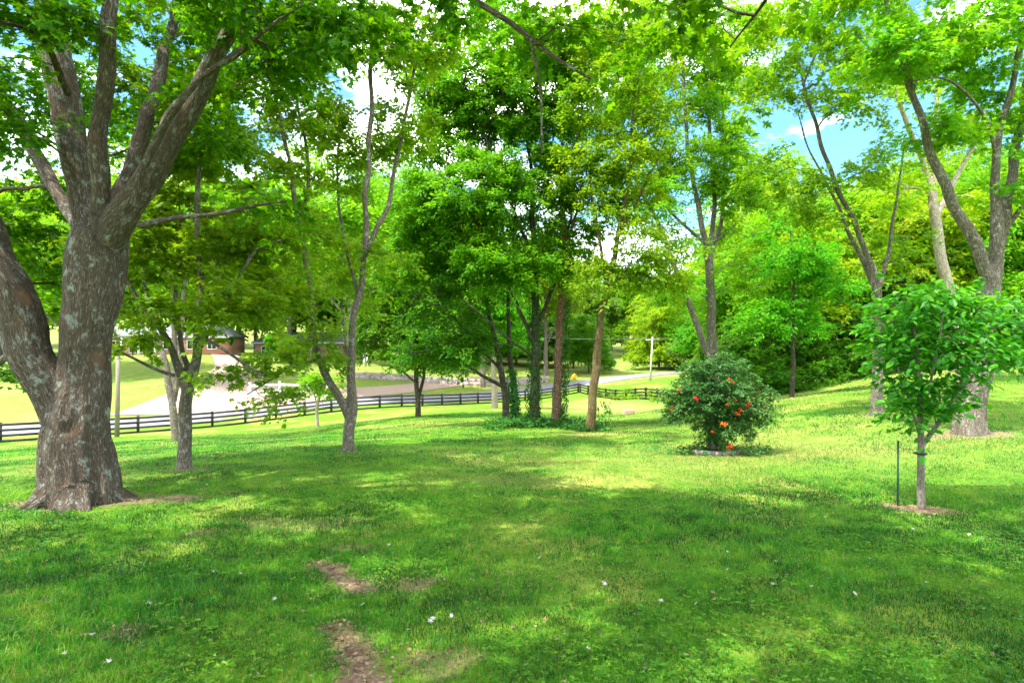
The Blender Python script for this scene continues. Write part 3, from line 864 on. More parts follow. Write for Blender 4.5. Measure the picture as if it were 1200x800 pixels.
b = base_of(490, 30)
ST = [stem((490, 492, 10), (489, 465, 8), (488, 430, 7), (490, 385, 6), (493, 325, 4), (496, 270, 2), Y=30), stem((490, 470, 6), (496, 440, 5), (500, 395, 4), (512, 350, 2), Y=30.2),
      stem((489, 450, 4), (478, 440, 3), (466, 430, 2), Y=29.7)]
CL = [clump(490, 385, 30, 60, 32, 40), clump(465, 325, 30, 42, 45, 30), clump(530, 330, 30, 40, 50, 30), clump(500, 415, 29, 65, 16, 26), clump(445, 395, 30, 28, 30, 18), clump(510, 265, 30, 40, 40, 24), clump(440, 350, 31, 25, 30, 12)]
grow('shade_tree', 'dark round-headed tree with a short twin trunk casting shade before the fence', b, planted(ST, b), CL, M['bark_dark'], M['leaf_dark'], size=0.184, per=75, rad=1.0, seed=10, tip_r=0.010)

b = base_of(580, 45)
grow('maple_tree', 'pale grey trunked tree close to the fence behind the ivy bed', b, planted([stem((580, 480, 11), (579, 450, 9), (578, 410, 8), (575, 360, 5), (570, 300, 3), Y=45)], b),
     [clump(575, 350, 45, 40, 40, 40), clump(545, 390, 45, 30, 20, 16), clump(600, 380, 45, 30, 30, 16)], M['bark_pale'], M['leaf_mid'], size=0.3, per=60, rad=1.2, seed=12, tip_r=0.012)

b = base_of(597, 21)
ST = [stem((593, 502, 12), (592, 470, 11), (588, 440, 10), (580, 400, 8), (570, 350, 6), (556, 290, 4), (545, 230, 2.5), Y=21), stem((606, 502, 12), (602, 460, 10), (598, 420, 8), (596, 370, 6), (600, 300, 4), (604, 230, 3), Y=21.3),
      stem((590, 453, 7, 21), (565, 440, 5, 20.6), (540, 424, 4, 20.3), (512, 411, 3, 20), (480, 414, 2, 19.8)), stem((586, 432, 5, 21), (560, 405, 4, 20.6), (532, 372, 3, 20.2), (500, 342, 2, 20)),
      stem((582, 408, 4, 21), (556, 392, 3, 21.5), (525, 388, 2, 22))]
CL = [clump(535, 350, 20.5, 60, 50, 45), clump(515, 412, 20, 50, 14, 20), clump(560, 280, 21, 45, 45, 32), clump(610, 240, 21.5, 40, 50, 26), clump(560, 400, 21, 35, 18, 14)]
grow('ivy_tree', 'twin-stemmed dark tree with arching side boughs at the end of the ivy bed', b, planted(ST, b), CL, M['bark_dark'], M['leaf_dark'], size=0.136, per=70, rad=0.75, seed=13, tip_r=0.009)

WF = 0.70
b = base_of(625, 20)
ST = [stem((625, 503, 21), (627, 470, 17), (627, 430, 16), (628, 380, 14), (627, 330, 12), (625, 270, 10), (622, 200, 7), (615, 130, 4), (610, 60, 3), Y=20), stem((627, 405, 8, 20), (602, 350, 6, 19.6), (572, 290, 4, 19.2), (540, 225, 3, 19)),
      stem((628, 385, 8, 20), (652, 325, 6, 20.3), (668, 260, 4, 20.5), (675, 190, 3, 20.6)), stem((625, 300, 7, 20), (592, 222, 5, 19.8), (562, 140, 3, 19.6)), stem((627, 420, 6, 20), (600, 400, 4, 18.8), (565, 370, 3, 18), (540, 350, 2, 17.6))]
CL = [clump(600, 110, 20, 60, 55, 52), clump(548, 150, 20, 50, 55, 42), clump(560, 230, 19, 65, 50, 52), clump(640, 180, 20, 45, 55, 36), clump(508, 250, 19.5, 45, 50, 34), clump(625, 60, 20, 50, 35, 28), clump(590, 305, 18.6, 55, 35, 36),
      clump(660, 280, 20, 35, 45, 22), clump(480, 300, 20, 30, 40, 18), clump(530, 90, 20, 45, 40, 26), clump(580, 30, 21, 50, 30, 24), clump(490, 190, 20, 30, 40, 14)]
grow('ivy_tree', 'big dense dark-crowned tree, its trunk wrapped in ivy, middle of the ivy bed', b, planted(ST, b), CL, M['bark_dark'], M['leaf_mid'], size=0.128, per=115, rad=0.82, seed=14, tip_r=0.010, voxel=0.04, ridge=0.012)

b = base_of(652, 19.5)
ST = [stem((651, 503, 18), (653, 450, 15), (656, 400, 14), (658, 340, 13), (660, 280, 11), (658, 210, 8), (660, 140, 5), (665, 70, 3), Y=19.5), stem((659, 300, 5, 19.5), (680, 240, 4, 19.2), (700, 190, 2.5, 19))]
CL = [clump(672, 150, 19.5, 45, 55, 24), clump(695, 230, 19, 40, 40, 16), clump(655, 70, 19.5, 45, 40, 16), clump(640, 300, 19.5, 25, 30, 8)]
grow('ivy_tree', 'straight reddish-barked tree with ivy up its side, between ivy trunk and bare brown trunk', b, planted(ST, b), CL, M['bark_red'], M['leaf_mid'], size=0.13, per=85, rad=0.8, seed=15, tip_r=0.009, voxel=0.04)

b = base_of(692, 18)
ST = [stem((691, 511, 19), (694, 480, 15), (699, 420, 14), (705, 370, 13), (713, 330, 11), (724, 280, 9), (735, 220, 7), (741, 150, 5), (746, 70, 3), Y=18), stem((710, 345, 6, 18), (725, 325, 5, 17.8), (748, 320, 4, 17.5), (775, 332, 2, 17.2)),
      stem((712, 335, 6, 18), (700, 270, 5, 18.4), (690, 200, 3, 18.8)), stem((726, 275, 5, 18), (755, 220, 4, 17.8), (780, 165, 2, 17.5))]
CL = [clump(725, 240, 18, 45, 50, 22), clump(760, 160, 17.8, 45, 50, 20), clump(715, 325, 18, 50, 22, 16), clump(765, 300, 17.5, 40, 35, 14), clump(740, 90, 18, 60, 50, 24), clump(690, 180, 18.5, 40, 50, 18), clump(770, 335, 17.3, 30, 12, 7), clump(720, 25, 18, 60, 35, 22), clump(670, 40, 18.5, 40, 35, 12)]
grow('leaning_tree', 'leaning brown-barked tree with bare lower trunk at the open end of ivy bed', b, planted(ST, b), CL, M['bark_olive'], M['leaf_light'], size=0.128, per=60, rad=0.75, seed=16, tip_r=0.009, voxel=0.035, roots=5)

WF = 0.58
b = base_of(838, 27)
ST = [stem((838, 476, 23), (836, 430, 20), (834, 380, 18), (832, 330, 17), (829, 285, 16), Y=27), stem((829, 292, 13, 27), (818, 240, 10, 26.8), (808, 190, 8, 26.6), (804, 140, 7, 26.4), (798, 60, 5, 26.2), (790, -30, 3, 26)),
      stem((832, 292, 11, 27), (837, 240, 9, 27.2), (834, 180, 8, 27.4), (828, 110, 6, 27.6), (820, 30, 4, 27.8)), stem((828, 287, 7, 26.9), (800, 262, 6, 26.2), (775, 235, 5, 25.6), (748, 200, 4, 25), (722, 160, 3, 24.5)),
      stem((832, 285, 6, 27), (848, 276, 4, 26.8), (862, 262, 3, 26.6)), stem((834, 300, 9, 27.3), (846, 250, 8, 27.8), (850, 180, 7, 28.2), (847, 110, 5, 28.6), (860, 40, 3, 29)), stem((748, 200, 4, 25), (760, 150, 3, 25), (775, 100, 2, 25))]
CL = [clump(800, 90, 26.5, 55, 55, 44), clump(838, 180, 27, 35, 50, 26), clump(880, 30, 27, 45, 35, 22), clump(860, 110, 27.5, 25, 35, 10), clump(755, 190, 25, 45, 45, 20), clump(725, 130, 24.7, 40, 40, 16), clump(795, 200, 26.3, 35, 45, 16), clump(830, 40, 27.5, 50, 45, 28), clump(862, 235, 26.8, 30, 30, 10),
      clump(790, 285, 26, 40, 25, 12), clump(860, 60, 28.8, 35, 35, 10), clump(800, 350, 27, 40, 30, 10), clump(870, 300, 27.5, 40, 45, 18), clump(862, 190, 27.5, 30, 40, 14), clump(780, 20, 26.5, 55, 30, 18), clump(875, 90, 28, 25, 30, 8)]
grow('maple_tree', 'tall upright maple rising straight behind the flowering vine bush, three steep limbs', b, planted(ST, b), CL, M['bark_grey'], M['leaf_light'], size=0.150, per=95, rad=0.95, seed=17, tip_r=0.010)

b = base_of(848, 24.5)
ST = [stem((849, 484, 17), (836, 430, 14), (823, 400, 13), (806, 350, 11), (790, 310, 10), (770, 260, 8), (750, 220, 7), (730, 165, 5), (712, 100, 3), Y=24.5)]
CL = [clump(718, 110, 24, 45, 40, 18), clump(740, 55, 24, 50, 35, 16), clump(690, 90, 24, 35, 40, 12), clump(770, 330, 24, 35, 15, 8), clump(760, 230, 24, 30, 30, 12), clump(760, 20, 24, 60, 30, 20), clump(700, 30, 24, 45, 30, 14)]
grow('leaning_tree', 'slender grey tree leaning strongly over the lawn from behind the vine bush', b, planted(ST, b), CL, M['bark_grey'], M['leaf_light'], size=0.145, per=90, rad=0.95, seed=18, tip_r=0.009)

b = base_of(928, 24)
ST = [stem((928, 470, 10), (929, 430, 8), (929, 390, 7), (931, 330, 5), (926, 270, 3), Y=24), stem((929, 392, 4, 24), (908, 384, 3, 23.8), (885, 398, 2, 23.5)), stem((930, 370, 4, 24), (955, 340, 3, 24), (975, 320, 2, 24))]
CL = [clump(930, 365, 24, 50, 22, 24), clump(928, 300, 24, 45, 40, 30), clump(890, 370, 23.7, 25, 20, 9), clump(970, 330, 24, 30, 30, 12)]
grow('edge_tree', 'single dark slim trunk standing on the lawn edge in front of the wood', b, planted(ST, b), CL, M['bark_dark'], M['leaf_mid'], size=0.152, per=60, rad=0.85, seed=19, tip_r=0.008)

WF = 0.68
b = base_of(1028, 14.5)
ST = [stem((1028, 494, 24), (1028, 465, 19), (1029, 420, 16), (1030, 380, 16), (1027, 340, 15), (1021, 308, 13), Y=14.5), stem((1022, 315, 11, 14.5), (1000, 260, 9, 14.4), (976, 205, 8, 14.3), (956, 150, 7, 14.2), (940, 90, 5, 14.1), (927, 20, 4, 14), (918, -50, 2.5, 14)),
      stem((1024, 335, 9, 14.6), (1003, 290, 8, 14.8), (982, 240, 6, 15), (950, 180, 4, 15.2), (935, 130, 3, 15.3)), stem((1028, 345, 7, 14.5), (1042, 290, 6, 14.7), (1052, 225, 4, 14.9), (1060, 160, 3, 15)),
      stem((942, 98, 4, 14.1), (962, 50, 3, 14.2), (985, 0, 2, 14.3))]
CL = [clump(925, 40, 14.2, 50, 40, 18), clump(985, 90, 14.2, 55, 50, 22), clump(1020, 190, 14.9, 45, 45, 14), clump(955, 235, 14.7, 40, 40, 12), clump(898, 110, 14.3, 35, 40, 12), clump(900, 200, 14.6, 25, 25, 5), clump(1055, 290, 15, 35, 40, 10), clump(1005, 25, 14.4, 50, 40, 16),
      ((7.4, 14.5, 11.5), (2.6, 2.4, 1.6), 30)]
grow('maple_tree', 'grey maple with limbs sweeping away from the sapling, second trunk from the wood edge', b, planted(ST, b), CL, M['bark_grey'], M['leaf_light'], shape='maple', size=0.10, per=55, rad=0.65, seed=20, voxel=0.03, roots=5)

WF = 0.60
b = base_of(1137, 11.4)
ST = [stem((1136, 518, 62), (1138, 490, 50), (1143, 460, 44), (1148, 430, 42), (1155, 380, 40), (1162, 330, 37), (1166, 312, 34), Y=11.4), stem((1162, 335, 24, 11.4), (1148, 300, 22, 11.3), (1125, 250, 20, 11.2), (1102, 205, 18, 11.1), (1082, 155, 15, 11.0), (1068, 100, 13, 10.9), (1047, 40, 10, 10.8), (1028, -30, 8, 10.7), (1005, -120, 5, 10.6)),
      stem((1164, 330, 27, 11.4), (1169, 270, 22, 11.35), (1168, 210, 15, 11.3), (1167, 170, 13, 11.2), (1178, 130, 13, 11.1), (1192, 80, 11, 11.0), (1206, 20, 10, 10.9), (1222, -60, 8, 10.8), (1240, -160, 5, 10.7)),
      stem((1170, 290, 21, 11.5), (1184, 225, 18, 11.6), (1193, 160, 16, 11.7), (1206, 90, 14, 11.8), (1228, 0, 10, 11.9), (1245, -100, 7, 12)), stem((1178, 268, 11, 11.5), (1196, 246, 9, 11.5), (1216, 230, 7, 11.4), (1245, 200, 5, 11.3), (1280, 160, 3, 11.2)),
      stem((1167, 180, 7, 11.2), (1155, 142, 6, 11.0), (1132, 108, 5, 10.8), (1105, 92, 4, 10.6), (1070, 95, 2.5, 10.4)), stem((1070, 105, 6, 10.9), (1085, 60, 5, 11.2), (1110, 10, 3, 11.5))]
CL = [clump(1100, 40, 11, 65, 40, 18), clump(1050, 60, 10.6, 55, 35, 15), clump(1150, 90, 11.8, 55, 45, 14), clump(1185, 30, 11, 50, 40, 13), clump(1110, 150, 10.9, 45, 35, 7), clump(1205, 160, 11.3, 40, 45, 9), clump(1220, 230, 11.3, 40, 30, 7),
      clump(1010, -20, 10.6, 50, 40, 12), ((9.6, 11.3, 9.6), (3.6, 3.4, 1.8), 55), ((8.0, 11.0, 11.2), (3.6, 3.4, 1.8), 40)]
grow('maple_tree', 'stout old maple with flared roots behind the staked sapling, limbs rising in a V', b, planted(ST, b, 0.25), CL, M['bark_grey'], M['leaf_light'], shape='maple', size=0.10, per=60, rad=0.65, seed=21, voxel=0.03, roots=9, ridge=0.016, flute=0.02, root_k=.8, twigs=True)

WF = 0.8
b = base_of(1128, 20)
ST = [stem((1132, 478, 20), (1124, 410, 17), (1113, 345, 15), (1099, 285, 14), (1094, 235, 12), (1094, 180, 9), (1097, 120, 6), (1100, 50, 4), Y=20), stem((1092, 232, 10, 20), (1081, 192, 8, 19.8), (1069, 160, 7, 19.6), (1052, 115, 6, 19.4), (1040, 55, 4, 19.2)),
      stem((1096, 255, 9, 20), (1112, 225, 7, 20.2), (1131, 190, 6, 20.4), (1152, 145, 4, 20.6))]
CL = [clump(1050, 100, 19.5, 45, 50, 20), clump(1140, 140, 20.4, 45, 45, 18), clump(1100, 50, 20, 50, 45, 20), clump(1150, 230, 20.5, 40, 40, 12), clump(1050, 220, 20, 40, 35, 12)]
grow('pale_tree', 'pale sunlit smooth-barked tree behind the V-limbed maple', b, planted(ST, b), CL, M['bark_pale'], M['leaf_yellow'], size=0.145, per=55, rad=0.85, seed=22, tip_r=0.009)

# --- two trees standing beside and behind the camera; their boughs hang into the top of the view and shade the near lawn
def canopy(name, label, x, y, h, rad_, seed, extra_st=(), extra_cl=(), low=4.4):
    z = G(x, y)
    b = np.array([x, y, z])
    r = np.random.default_rng(seed)
    st = [np.array([(x, y, z - .2, .36), (x + .05, y, z + 1.2, .30), (x, y + .1, z + 3.0, .27), (x - .1, y + .1, z + h * .55, .2), (x, y, z + h * .9, .06)])]
    for k in range(6):
        a = k * 1.05 + r.uniform(-.3, .3)
        d = np.array([math.cos(a), math.sin(a)])
        z0 = z + r.uniform(2.8, h * .5)
        st.append(np.array([(x, y, z0, .13), (x + d[0] * rad_ * .3, y + d[1] * rad_ * .3, z0 + 1.2, .09), (x + d[0] * rad_ * .75, y + d[1] * rad_ * .75, z0 + 2.6, .03)]))
    cl = [((x, y, z + h * .70), (rad_, rad_, h * .28), 210), ((x, y, z + low + 1.6), (rad_ * .85, rad_ * .85, 1.2), 55)]
    return grow(name, label, b, st + list(extra_st), cl + list(extra_cl), M['bark_big'], M['leaf_shade'], shape='maple', size=0.115, per=46, rad=0.8, seed=seed, voxel=0.04, roots=6, tip_r=0.008)
ob = [np.array([(3.6, -1.2, 3.4, .10), (2.9, 0.6, 4.5, .07), (1.9, 2.8, 4.75, .045), (1.0, 4.8, 4.75, .022), (0.3, 6.0, 4.85, .008)]),
      np.array([(1.9, 2.8, 4.6, .03), (2.2, 4.6, 4.6, .02), (2.3, 6.0, 4.7, .008)])]
oc = [(np.array([1.45, 5.1, 4.75]), (0.75, 0.6, 0.15), 7), (np.array([2.6, 5.6, 5.15]), (0.7, 0.6, 0.15), 3)]
canopy('maple_tree', 'maple beside the camera whose leafy boughs hang in from the top edge', 3.6, -1.2, 12.5, 5.4, 31, ob, oc)
canopy('maple_tree', 'maple behind the viewpoint shading the near lawn', -5.4, -0.6, 13.0, 5.8, 32, extra_cl=[((-3.0, 2.6, 10.0), (2.0, 1.8, 1.4), 50), ((-1.5, 1.8, 9.0), (1.8, 1.8, 1.2), 40)], low=6.3)

# ------------------------------------------------------------------ wood trees: one of each kind, then copies
def wood_proto(kind, label, group, seed):
    r = np.random.default_rng(seed)
    h, cr, low, leaf, bark, n, size = kind
    st = [np.array([(0, 0, -.3, .20 * h / 12), (0.1, 0, h * .25, .15 * h / 12), (r.uniform(-.4, .4), r.uniform(-.4, .4), h * .55, .10 * h / 12), (r.uniform(-.8, .8), r.uniform(-.8, .8), h * .92, .02)])]
    for k in range(5):
        a = k * 1.26 + r.uniform(-.4, .4); d = np.array([math.cos(a), math.sin(a)]); z0 = h * r.uniform(.2, .5)
        st.append(np.array([(0.05, 0, z0, .07 * h / 12), (d[0] * cr * .4, d[1] * cr * .4, z0 + h * .14, .05 * h / 12), (d[0] * cr * .75, d[1] * cr * .75, z0 + h * .3, .015)]))
    cl = [((0, 0, low + (h - low) * .55), (cr, cr, (h - low) * .5), n)]
    for k in range(6):
        a = r.uniform(0, 6.3); q = cr * r.uniform(.5, .95)
        cl.append(((math.cos(a) * q, math.sin(a) * q, low + (h - low) * r.uniform(.1, .75)), (cr * .45, cr * .45, h * .10), n // 7))
    return grow('wood_tree', label, (0, 0, 0), st, cl, bark, leaf, shape='diamond', size=size, per=30, rad=0.95 * h / 12, seed=seed, group=group, tip_r=0.011)

def place(protos, spots, label, group, seed, name='wood_tree', used=set()):
    r = np.random.default_rng(seed)
    for i, (px, Y, sc_) in enumerate(spots):
        p = protos[i % len(protos)]
        if p.name in used: o = copy_tree(p)
        else: o = p; used.add(p.name)
        X = (px - 600) / F * Y
        o.location = (X, Y, G(X, Y) - 0.1)
        o.rotation_euler = (0, 0, r.uniform(0, 6.28))
        o.scale = (sc_ * r.uniform(.92, 1.1), sc_ * r.uniform(.92, 1.1), sc_)
        tag(o, label, 'tree', group)

GW = 'trees of the dense wood'; LW = 'leafy tree in the dense wood bordering the sloping lawn'
w1 = wood_proto((12, 3.4, 2.2, M['leaf_mid'], M['bark_dark'], 190, .27), LW, GW, 41)
w2 = wood_proto((11, 3.0, 2.6, M['leaf_yellow'], M['bark_red'], 180, .26), LW, GW, 42)
w3 = wood_proto((13, 3.2, 2.5, M['leaf_light'], M['bark_grey'], 190, .26), LW, GW, 43)
place([w1, w3, w2], [(870, 40, .85), (905, 36, .9), (950, 35, .95), (990, 38, 1.05), (1030, 36, .95), (1075, 34, 1.0), (1120, 37, 1.1), (1165, 33, .95), (1205, 36, 1.1), (1260, 32, 1.0), (1310, 36, 1.1), (1380, 34, 1.0),
                     (845, 52, 1.15), (890, 48, 1.3), (862, 74, 1.85), (892, 70, 2.0), (915, 62, 1.75), (835, 78, 1.6), (935, 50, 1.25), (975, 47, 1.2), (1015, 52, 1.35), (1060, 46, 1.25), (1100, 50, 1.4), (1150, 46, 1.3), (1195, 50, 1.4), (1250, 45, 1.3), (1320, 48, 1.4), (1400, 46, 1.3),
                     (915, 65, 1.35), (960, 66, 1.5), (1010, 68, 1.6), (1070, 64, 1.6), (1130, 68, 1.7), (1190, 64, 1.7), (1260, 66, 1.7), (1340, 64, 1.7)], LW, GW, 51)
# young growth under the wood's edge
GU = 'small trees along the wood edge'; LU = 'small bushy tree filling the shaded edge of the wood'
u1 = wood_proto((5, 1.9, .4, M['leaf_dark'], M['bark_dark'], 90, .17), LU, GU, 44)
u2 = wood_proto((4.2, 1.7, .3, M['leaf_mid'], M['bark_dark'], 80, .16), LU, GU, 45)
place([u1, u2], [(868, 34, .9), (890, 31.5, .8), (912, 32, 1.0), (950, 32, .9), (972, 33, 1.1), (1000, 32, .9), (1022, 33.5, 1.1), (1048, 32.5, .9), (1085, 31.5, 1.0), (1120, 32, 1.1), (1160, 30.5, .9), (1200, 31, 1.1), (1250, 30, 1.0), (1300, 31, 1.1), (850, 38, 1.1), (838, 44, 1.1)], LU, GU, 52)
# beyond the road
GB = 'trees on the rise beyond the road'; LB = 'light green tree on the rise beyond the road'
b1 = wood_proto((14, 5.0, .8, M['leaf_yellow'], M['bark_grey'], 200, .40), LB, GB, 46)
b2 = wood_proto((13, 4.6, .6, M['leaf_grey'], M['bark_grey'], 200, .38), LB, GB, 47)
b3 = wood_proto((15, 5.0, 1.0, M['leaf_mid'], M['bark_dark'], 200, .42), LB, GB, 48)
place([b1, b3, b1, b2], [(772, 112, 1.00), (795, 118, 1.19), (815, 108, 1.12), (835, 100, 1.19), (860, 92, 1.25), (885, 84, 1.38), (765, 150, 1.25), (800, 140, 1.38), (840, 125, 1.50), (880, 110, 1.62), (905, 90, 1.50)], LB, GB, 53)
place([b2, b3], [(702, 112, .55), (690, 105, .75), (672, 118, .9), (650, 122, 1.0), (628, 118, .9), (605, 125, 1.0), (580, 122, .95), (560, 150, 1.7), (600, 150, 1.8), (640, 148, 1.8), (680, 150, 1.8), (716, 175, 1.7), (520, 150, 1.6), (755, 170, 1.8), (660, 160, 1.2), (615, 170, 1.3), (700, 210, 1.0), (720, 240, 1.0), (748, 235, 1.0)], LB, GB, 54)
GH = 'tall trees behind the houses'; LH = 'tall leafy tree behind the brick houses across the road'
h1 = wood_proto((20, 6.0, 4.0, M['leaf_light'], M['bark_grey'], 210, .46), LH, GH, 49)
h2 = wood_proto((19, 6.2, 3.5, M['leaf_mid'], M['bark_grey'], 210, .48), LH, GH, 50)
h3 = wood_proto((21, 6.0, 3.8, M['leaf_yellow'], M['bark_dark'], 210, .46), LH, GH, 60)
place([h1, h2, h3], [(-60, 108, 1.68), (0, 112, 1.61), (55, 114, 1.75), (110, 116, 1.68), (165, 112, 1.75), (215, 118, 1.75), (262, 114, 1.68), (300, 128, 1.68), (345, 130, 1.68), (390, 128, 1.61), (435, 126, 1.54), (475, 130, 1.54), (520, 128, 1.40), (560, 135, 1.40),
                         (30, 150, 2.24), (120, 150, 2.24), (200, 155, 2.24), (280, 160, 2.24), (360, 160, 2.10), (440, 165, 1.96), (520, 165, 1.82), (590, 170, 1.68)], LH, GH, 55)
GR = 'trees along the far side of the road'; LR = 'broad tree on the far roadside, crown showing behind nearer trunks'
r1 = wood_proto((21, 6.5, 8.2, M['leaf_light'], M['bark_grey'], 260, .34), LR, GR, 62)
place([r1], [(411, 68, 1.4), (566, 84, 1.2), (205, 66, 1.1), (330, 92, 1.35), (90, 74, 1.1), (470, 98, 1.5), (262, 104, 1.5), (340, 110, 1.6), (640, 100, 1.2), (525, 110, 1.5)], LR, GR, 57)
GY = 'small lawn trees beside the lane'; LY = 'small round tree on the grass beside the gravel lane'
y1 = wood_proto((4.5, 1.7, 1.3, M['leaf_mid'], M['bark_pale'], 70, .28), LY, GY, 61)
place([y1], [(449, 92, .75), (325, 88, 1.1), (340, 84, 1.0), (415, 100, 1.0), (520, 105, 1.1), (262, 100, .9)], LY, GY, 56)

# far wooded ridge that reads as one mass
r = np.random.default_rng(70)
q = r.uniform(-1, 1, 2600) * 520
yy = 300 + r.uniform(-30, 60, 2600)
tp = np.stack([q, yy, gz(q, yy) + r.uniform(0, 1, 2600) ** .7 * (14 + 8 * vnoise2(q / 22, yy / 40, 4))], 1)
pos, ax, nr, sz, _ = spray(tp, unit(2600, r), 20, 4.5, 1.5, r, droop=0.02)
tag(link('treeline', leaves_mesh('treeline', pos, ax, nr, sz, 'diamond'), M['leaf_mid']), 'far wooded ridge closing the view beyond the fields', 'treeline', kind='stuff')

# ------------------------------------------------------------------ undergrowth, ivy bed, weeds (nobody could count their leaves)
def scatter_leaves(name, tips, per, rad, size, mat, label, cat, seed, shape='oval', kind='stuff', droop=0.3):
    r = np.random.default_rng(seed)
    pos, ax, nr, sz, _ = spray(tips, unit(len(tips), r), per, rad, size, r, droop=droop)
    return tag(link(name, leaves_mesh(name, pos, ax, nr, sz, shape), mat), label, cat, kind=kind)

def along(pts, n, wide, hmax, r):
    p = np.array(pts, float); L = np.concatenate([[0], np.cumsum(np.linalg.norm(np.diff(p, axis=0), axis=1))])
    s = r.uniform(0, L[-1], n)
    x = np.interp(s, L, p[:, 0]) + r.normal(0, wide, n); y = np.interp(s, L, p[:, 1]) + r.normal(0, wide, n)
    hm = hmax * (0.35 + 0.9 * vnoise2(x * .6, y * .6, 77))
    return np.stack([x, y, gzn(x, y) + r.uniform(0, 1, n) * hm], 1)
XY = lambda px, Y: ((px - 600) / F * Y, Y)
r = np.random.default_rng(71)
scatter_leaves('undergrowth', along([XY(845, 36), XY(880, 31.5), XY(905, 30), XY(960, 30.5), XY(1030, 31), XY(1100, 30), XY(1200, 29), XY(1320, 28)], 900, .8, 1.7, r), 42, .42, .13, M['leaf_dark'], 'shaded undergrowth along the foot of the wood', 'undergrowth', 72)
scatter_leaves('weeds', along([XY(700, 75), (13.2, 66.4), (15.7, 54.5), (17, 48)], 230, .5, 1.2, r), 30, .45, .17, M['leaf_light'], 'rank weeds grown up through the rear fence run', 'weeds', 73)
def bed_tips(n, r):
    t = r.uniform(0, 1, n)
    px = 572 + 130 * t; Yb = 18.6 + 1.0 * np.sin(t * 3.1) + r.normal(0, .55, n)
    x = (px - 600) / F * Yb
    return np.stack([x, Yb, gzn(x, Yb) + r.uniform(0.02, .22, n) * (0.3 + vnoise2(x * 1.5, Yb * 1.5, 8))], 1)
scatter_leaves('ground_ivy', bed_tips(420, r), 34, .26, .085, M['leaf_ivy'], 'dark ivy bed covering the ground round the ivy trunks', 'ground ivy', 74)
scatter_leaves('ground_ivy', np.concatenate([[(*(np.array(XY(835, 11.35)) + r.normal(0, (.55, .22), 2)), 0)] for _ in range(70)]) + np.array([0, 0, G(*XY(835, 11.4)) + .1]), 26, .15, .05, M['leaf_vine'], 'low green growth round the foot of the vine bush', 'ground cover', 75)

def climbing_ivy(label, px0, py0, px1, py1, Y, rad, n, seed, side=None):
    r = np.random.default_rng(seed)
    a, b_ = P(px0, py0, Y), P(px1, py1, Y)
    t = r.uniform(0, 1, n) ** 1.2
    ang = r.uniform(0, 6.28, n) if side is None else r.normal(side, .7, n)
    c = a + (b_ - a) * t[:, None]
    out = np.stack([np.cos(ang), np.sin(ang), np.zeros(n)], 1)
    rr = rad * (1.05 - .3 * t)
    pos = c + out * (rr + r.uniform(.0, .10, n) * (1 + (side is not None)))[:, None]
    axx = np.stack([r.normal(0, .5, n), r.normal(0, .5, n), -np.ones(n)], 1)
    o = link('climbing_ivy', leaves_mesh('climbing_ivy', pos, axx, out + r.normal(0, .35, (n, 3)), .10 * r.uniform(.6, 1.3, n), 'oval'), M['leaf_ivy'])
    return tag(o, label, 'ivy')
climbing_ivy('ivy wrapped thickly round the big dense-crowned tree trunk', 625, 500, 627, 340, 20, .20, 1300, 81)
climbing_ivy('ivy hanging down one side of the reddish trunk', 652, 497, 658, 350, 19.5, .19, 1100, 82, side=0.2)
climbing_ivy('ivy on the twin-stemmed tree beside the bed', 605, 500, 599, 430, 21.2, .16, 1000, 83)
climbing_ivy('thin ivy strand trailing beside the bare brown trunk', 699, 507, 700, 470, 17.9, .3, 160, 84, side=0.0)

# ------------------------------------------------------------------ the flowering vine bush
b = base_of(835, 11.4)
ST = [np.array([(*b[:2], b[2] - .1, .11), (b[0], b[1], b[2] + .5, .09), (b[0] + .05, b[1], b[2] + 1.0, .07), (b[0], b[1] + .05, b[2] + 1.5, .03)])]
for k in range(8):
    a = k * .79 + .2; d = np.array([math.cos(a), math.sin(a) * .8])
    ST.append(np.array([(b[0], b[1], b[2] + .55 + .06 * k, .03), (b[0] + d[0] * .5, b[1] + d[1] * .5, b[2] + 1.2, .02), (b[0] + d[0] * .95, b[1] + d[1] * .9, b[2] + 1.1 + .2 * math.sin(k * 2.1), .008)]))
CL = [clump(838, 455, 11.4, 44, 34, 110, .8), clump(808, 466, 11.3, 24, 26, 50, .55), clump(876, 466, 11.4, 22, 30, 48, .55), clump(845, 488, 11.3, 32, 24, 60, .6), clump(838, 512, 11.3, 15, 14, 20, .3), clump(792, 480, 11.2, 11, 18, 12, .3), clump(893, 484, 11.3, 12, 18, 12, .3),
      clump(830, 428, 11.4, 20, 10, 14, .45), clump(808, 430, 11.3, 7, 7, 3, .15), clump(864, 428, 11.3, 7, 8, 4, .2), clump(782, 458, 11.3, 7, 8, 4, .15), clump(872, 508, 11.2, 7, 9, 5, .2), clump(849, 418, 11.3, 6, 6, 3, .15), clump(902, 462, 11.3, 6, 8, 4, .15)]
bush = grow('vine_bush', 'rounded trumpet vine bush with orange-red blooms standing alone on the lawn', b, ST, CL, M['bark_dark'], M['leaf_vine'], shape='oval', size=.055, per=34, rad=.19, seed=90, cat='bush', tip_r=.004, droop=.9)
bush.children[0].name = 'foliage'
def flower_mesh(seed):
    r = np.random.default_rng(seed)
    mb = MB()
    for k in range(9):
        d = unit(1, r)[0]; d[1] = -abs(d[1]) * .8; d[2] *= .6; d /= np.linalg.norm(d)
        L = r.uniform(.05, .085)
        p = np.array([d * L * t for t in (0, .35, .75, 1.0)]) + np.array([0, 0, -.012]) * np.array([0, .3, .8, 1.2])[:, None]
        mb.tube(p, np.array([.004, .008, .014, .024]), 6)
    return mb.mesh('flower_cluster')
fm = [flower_mesh(i) for i in range(3)]
for m_ in fm: m_.materials.append(M['flower'])
r = np.random.default_rng(91)
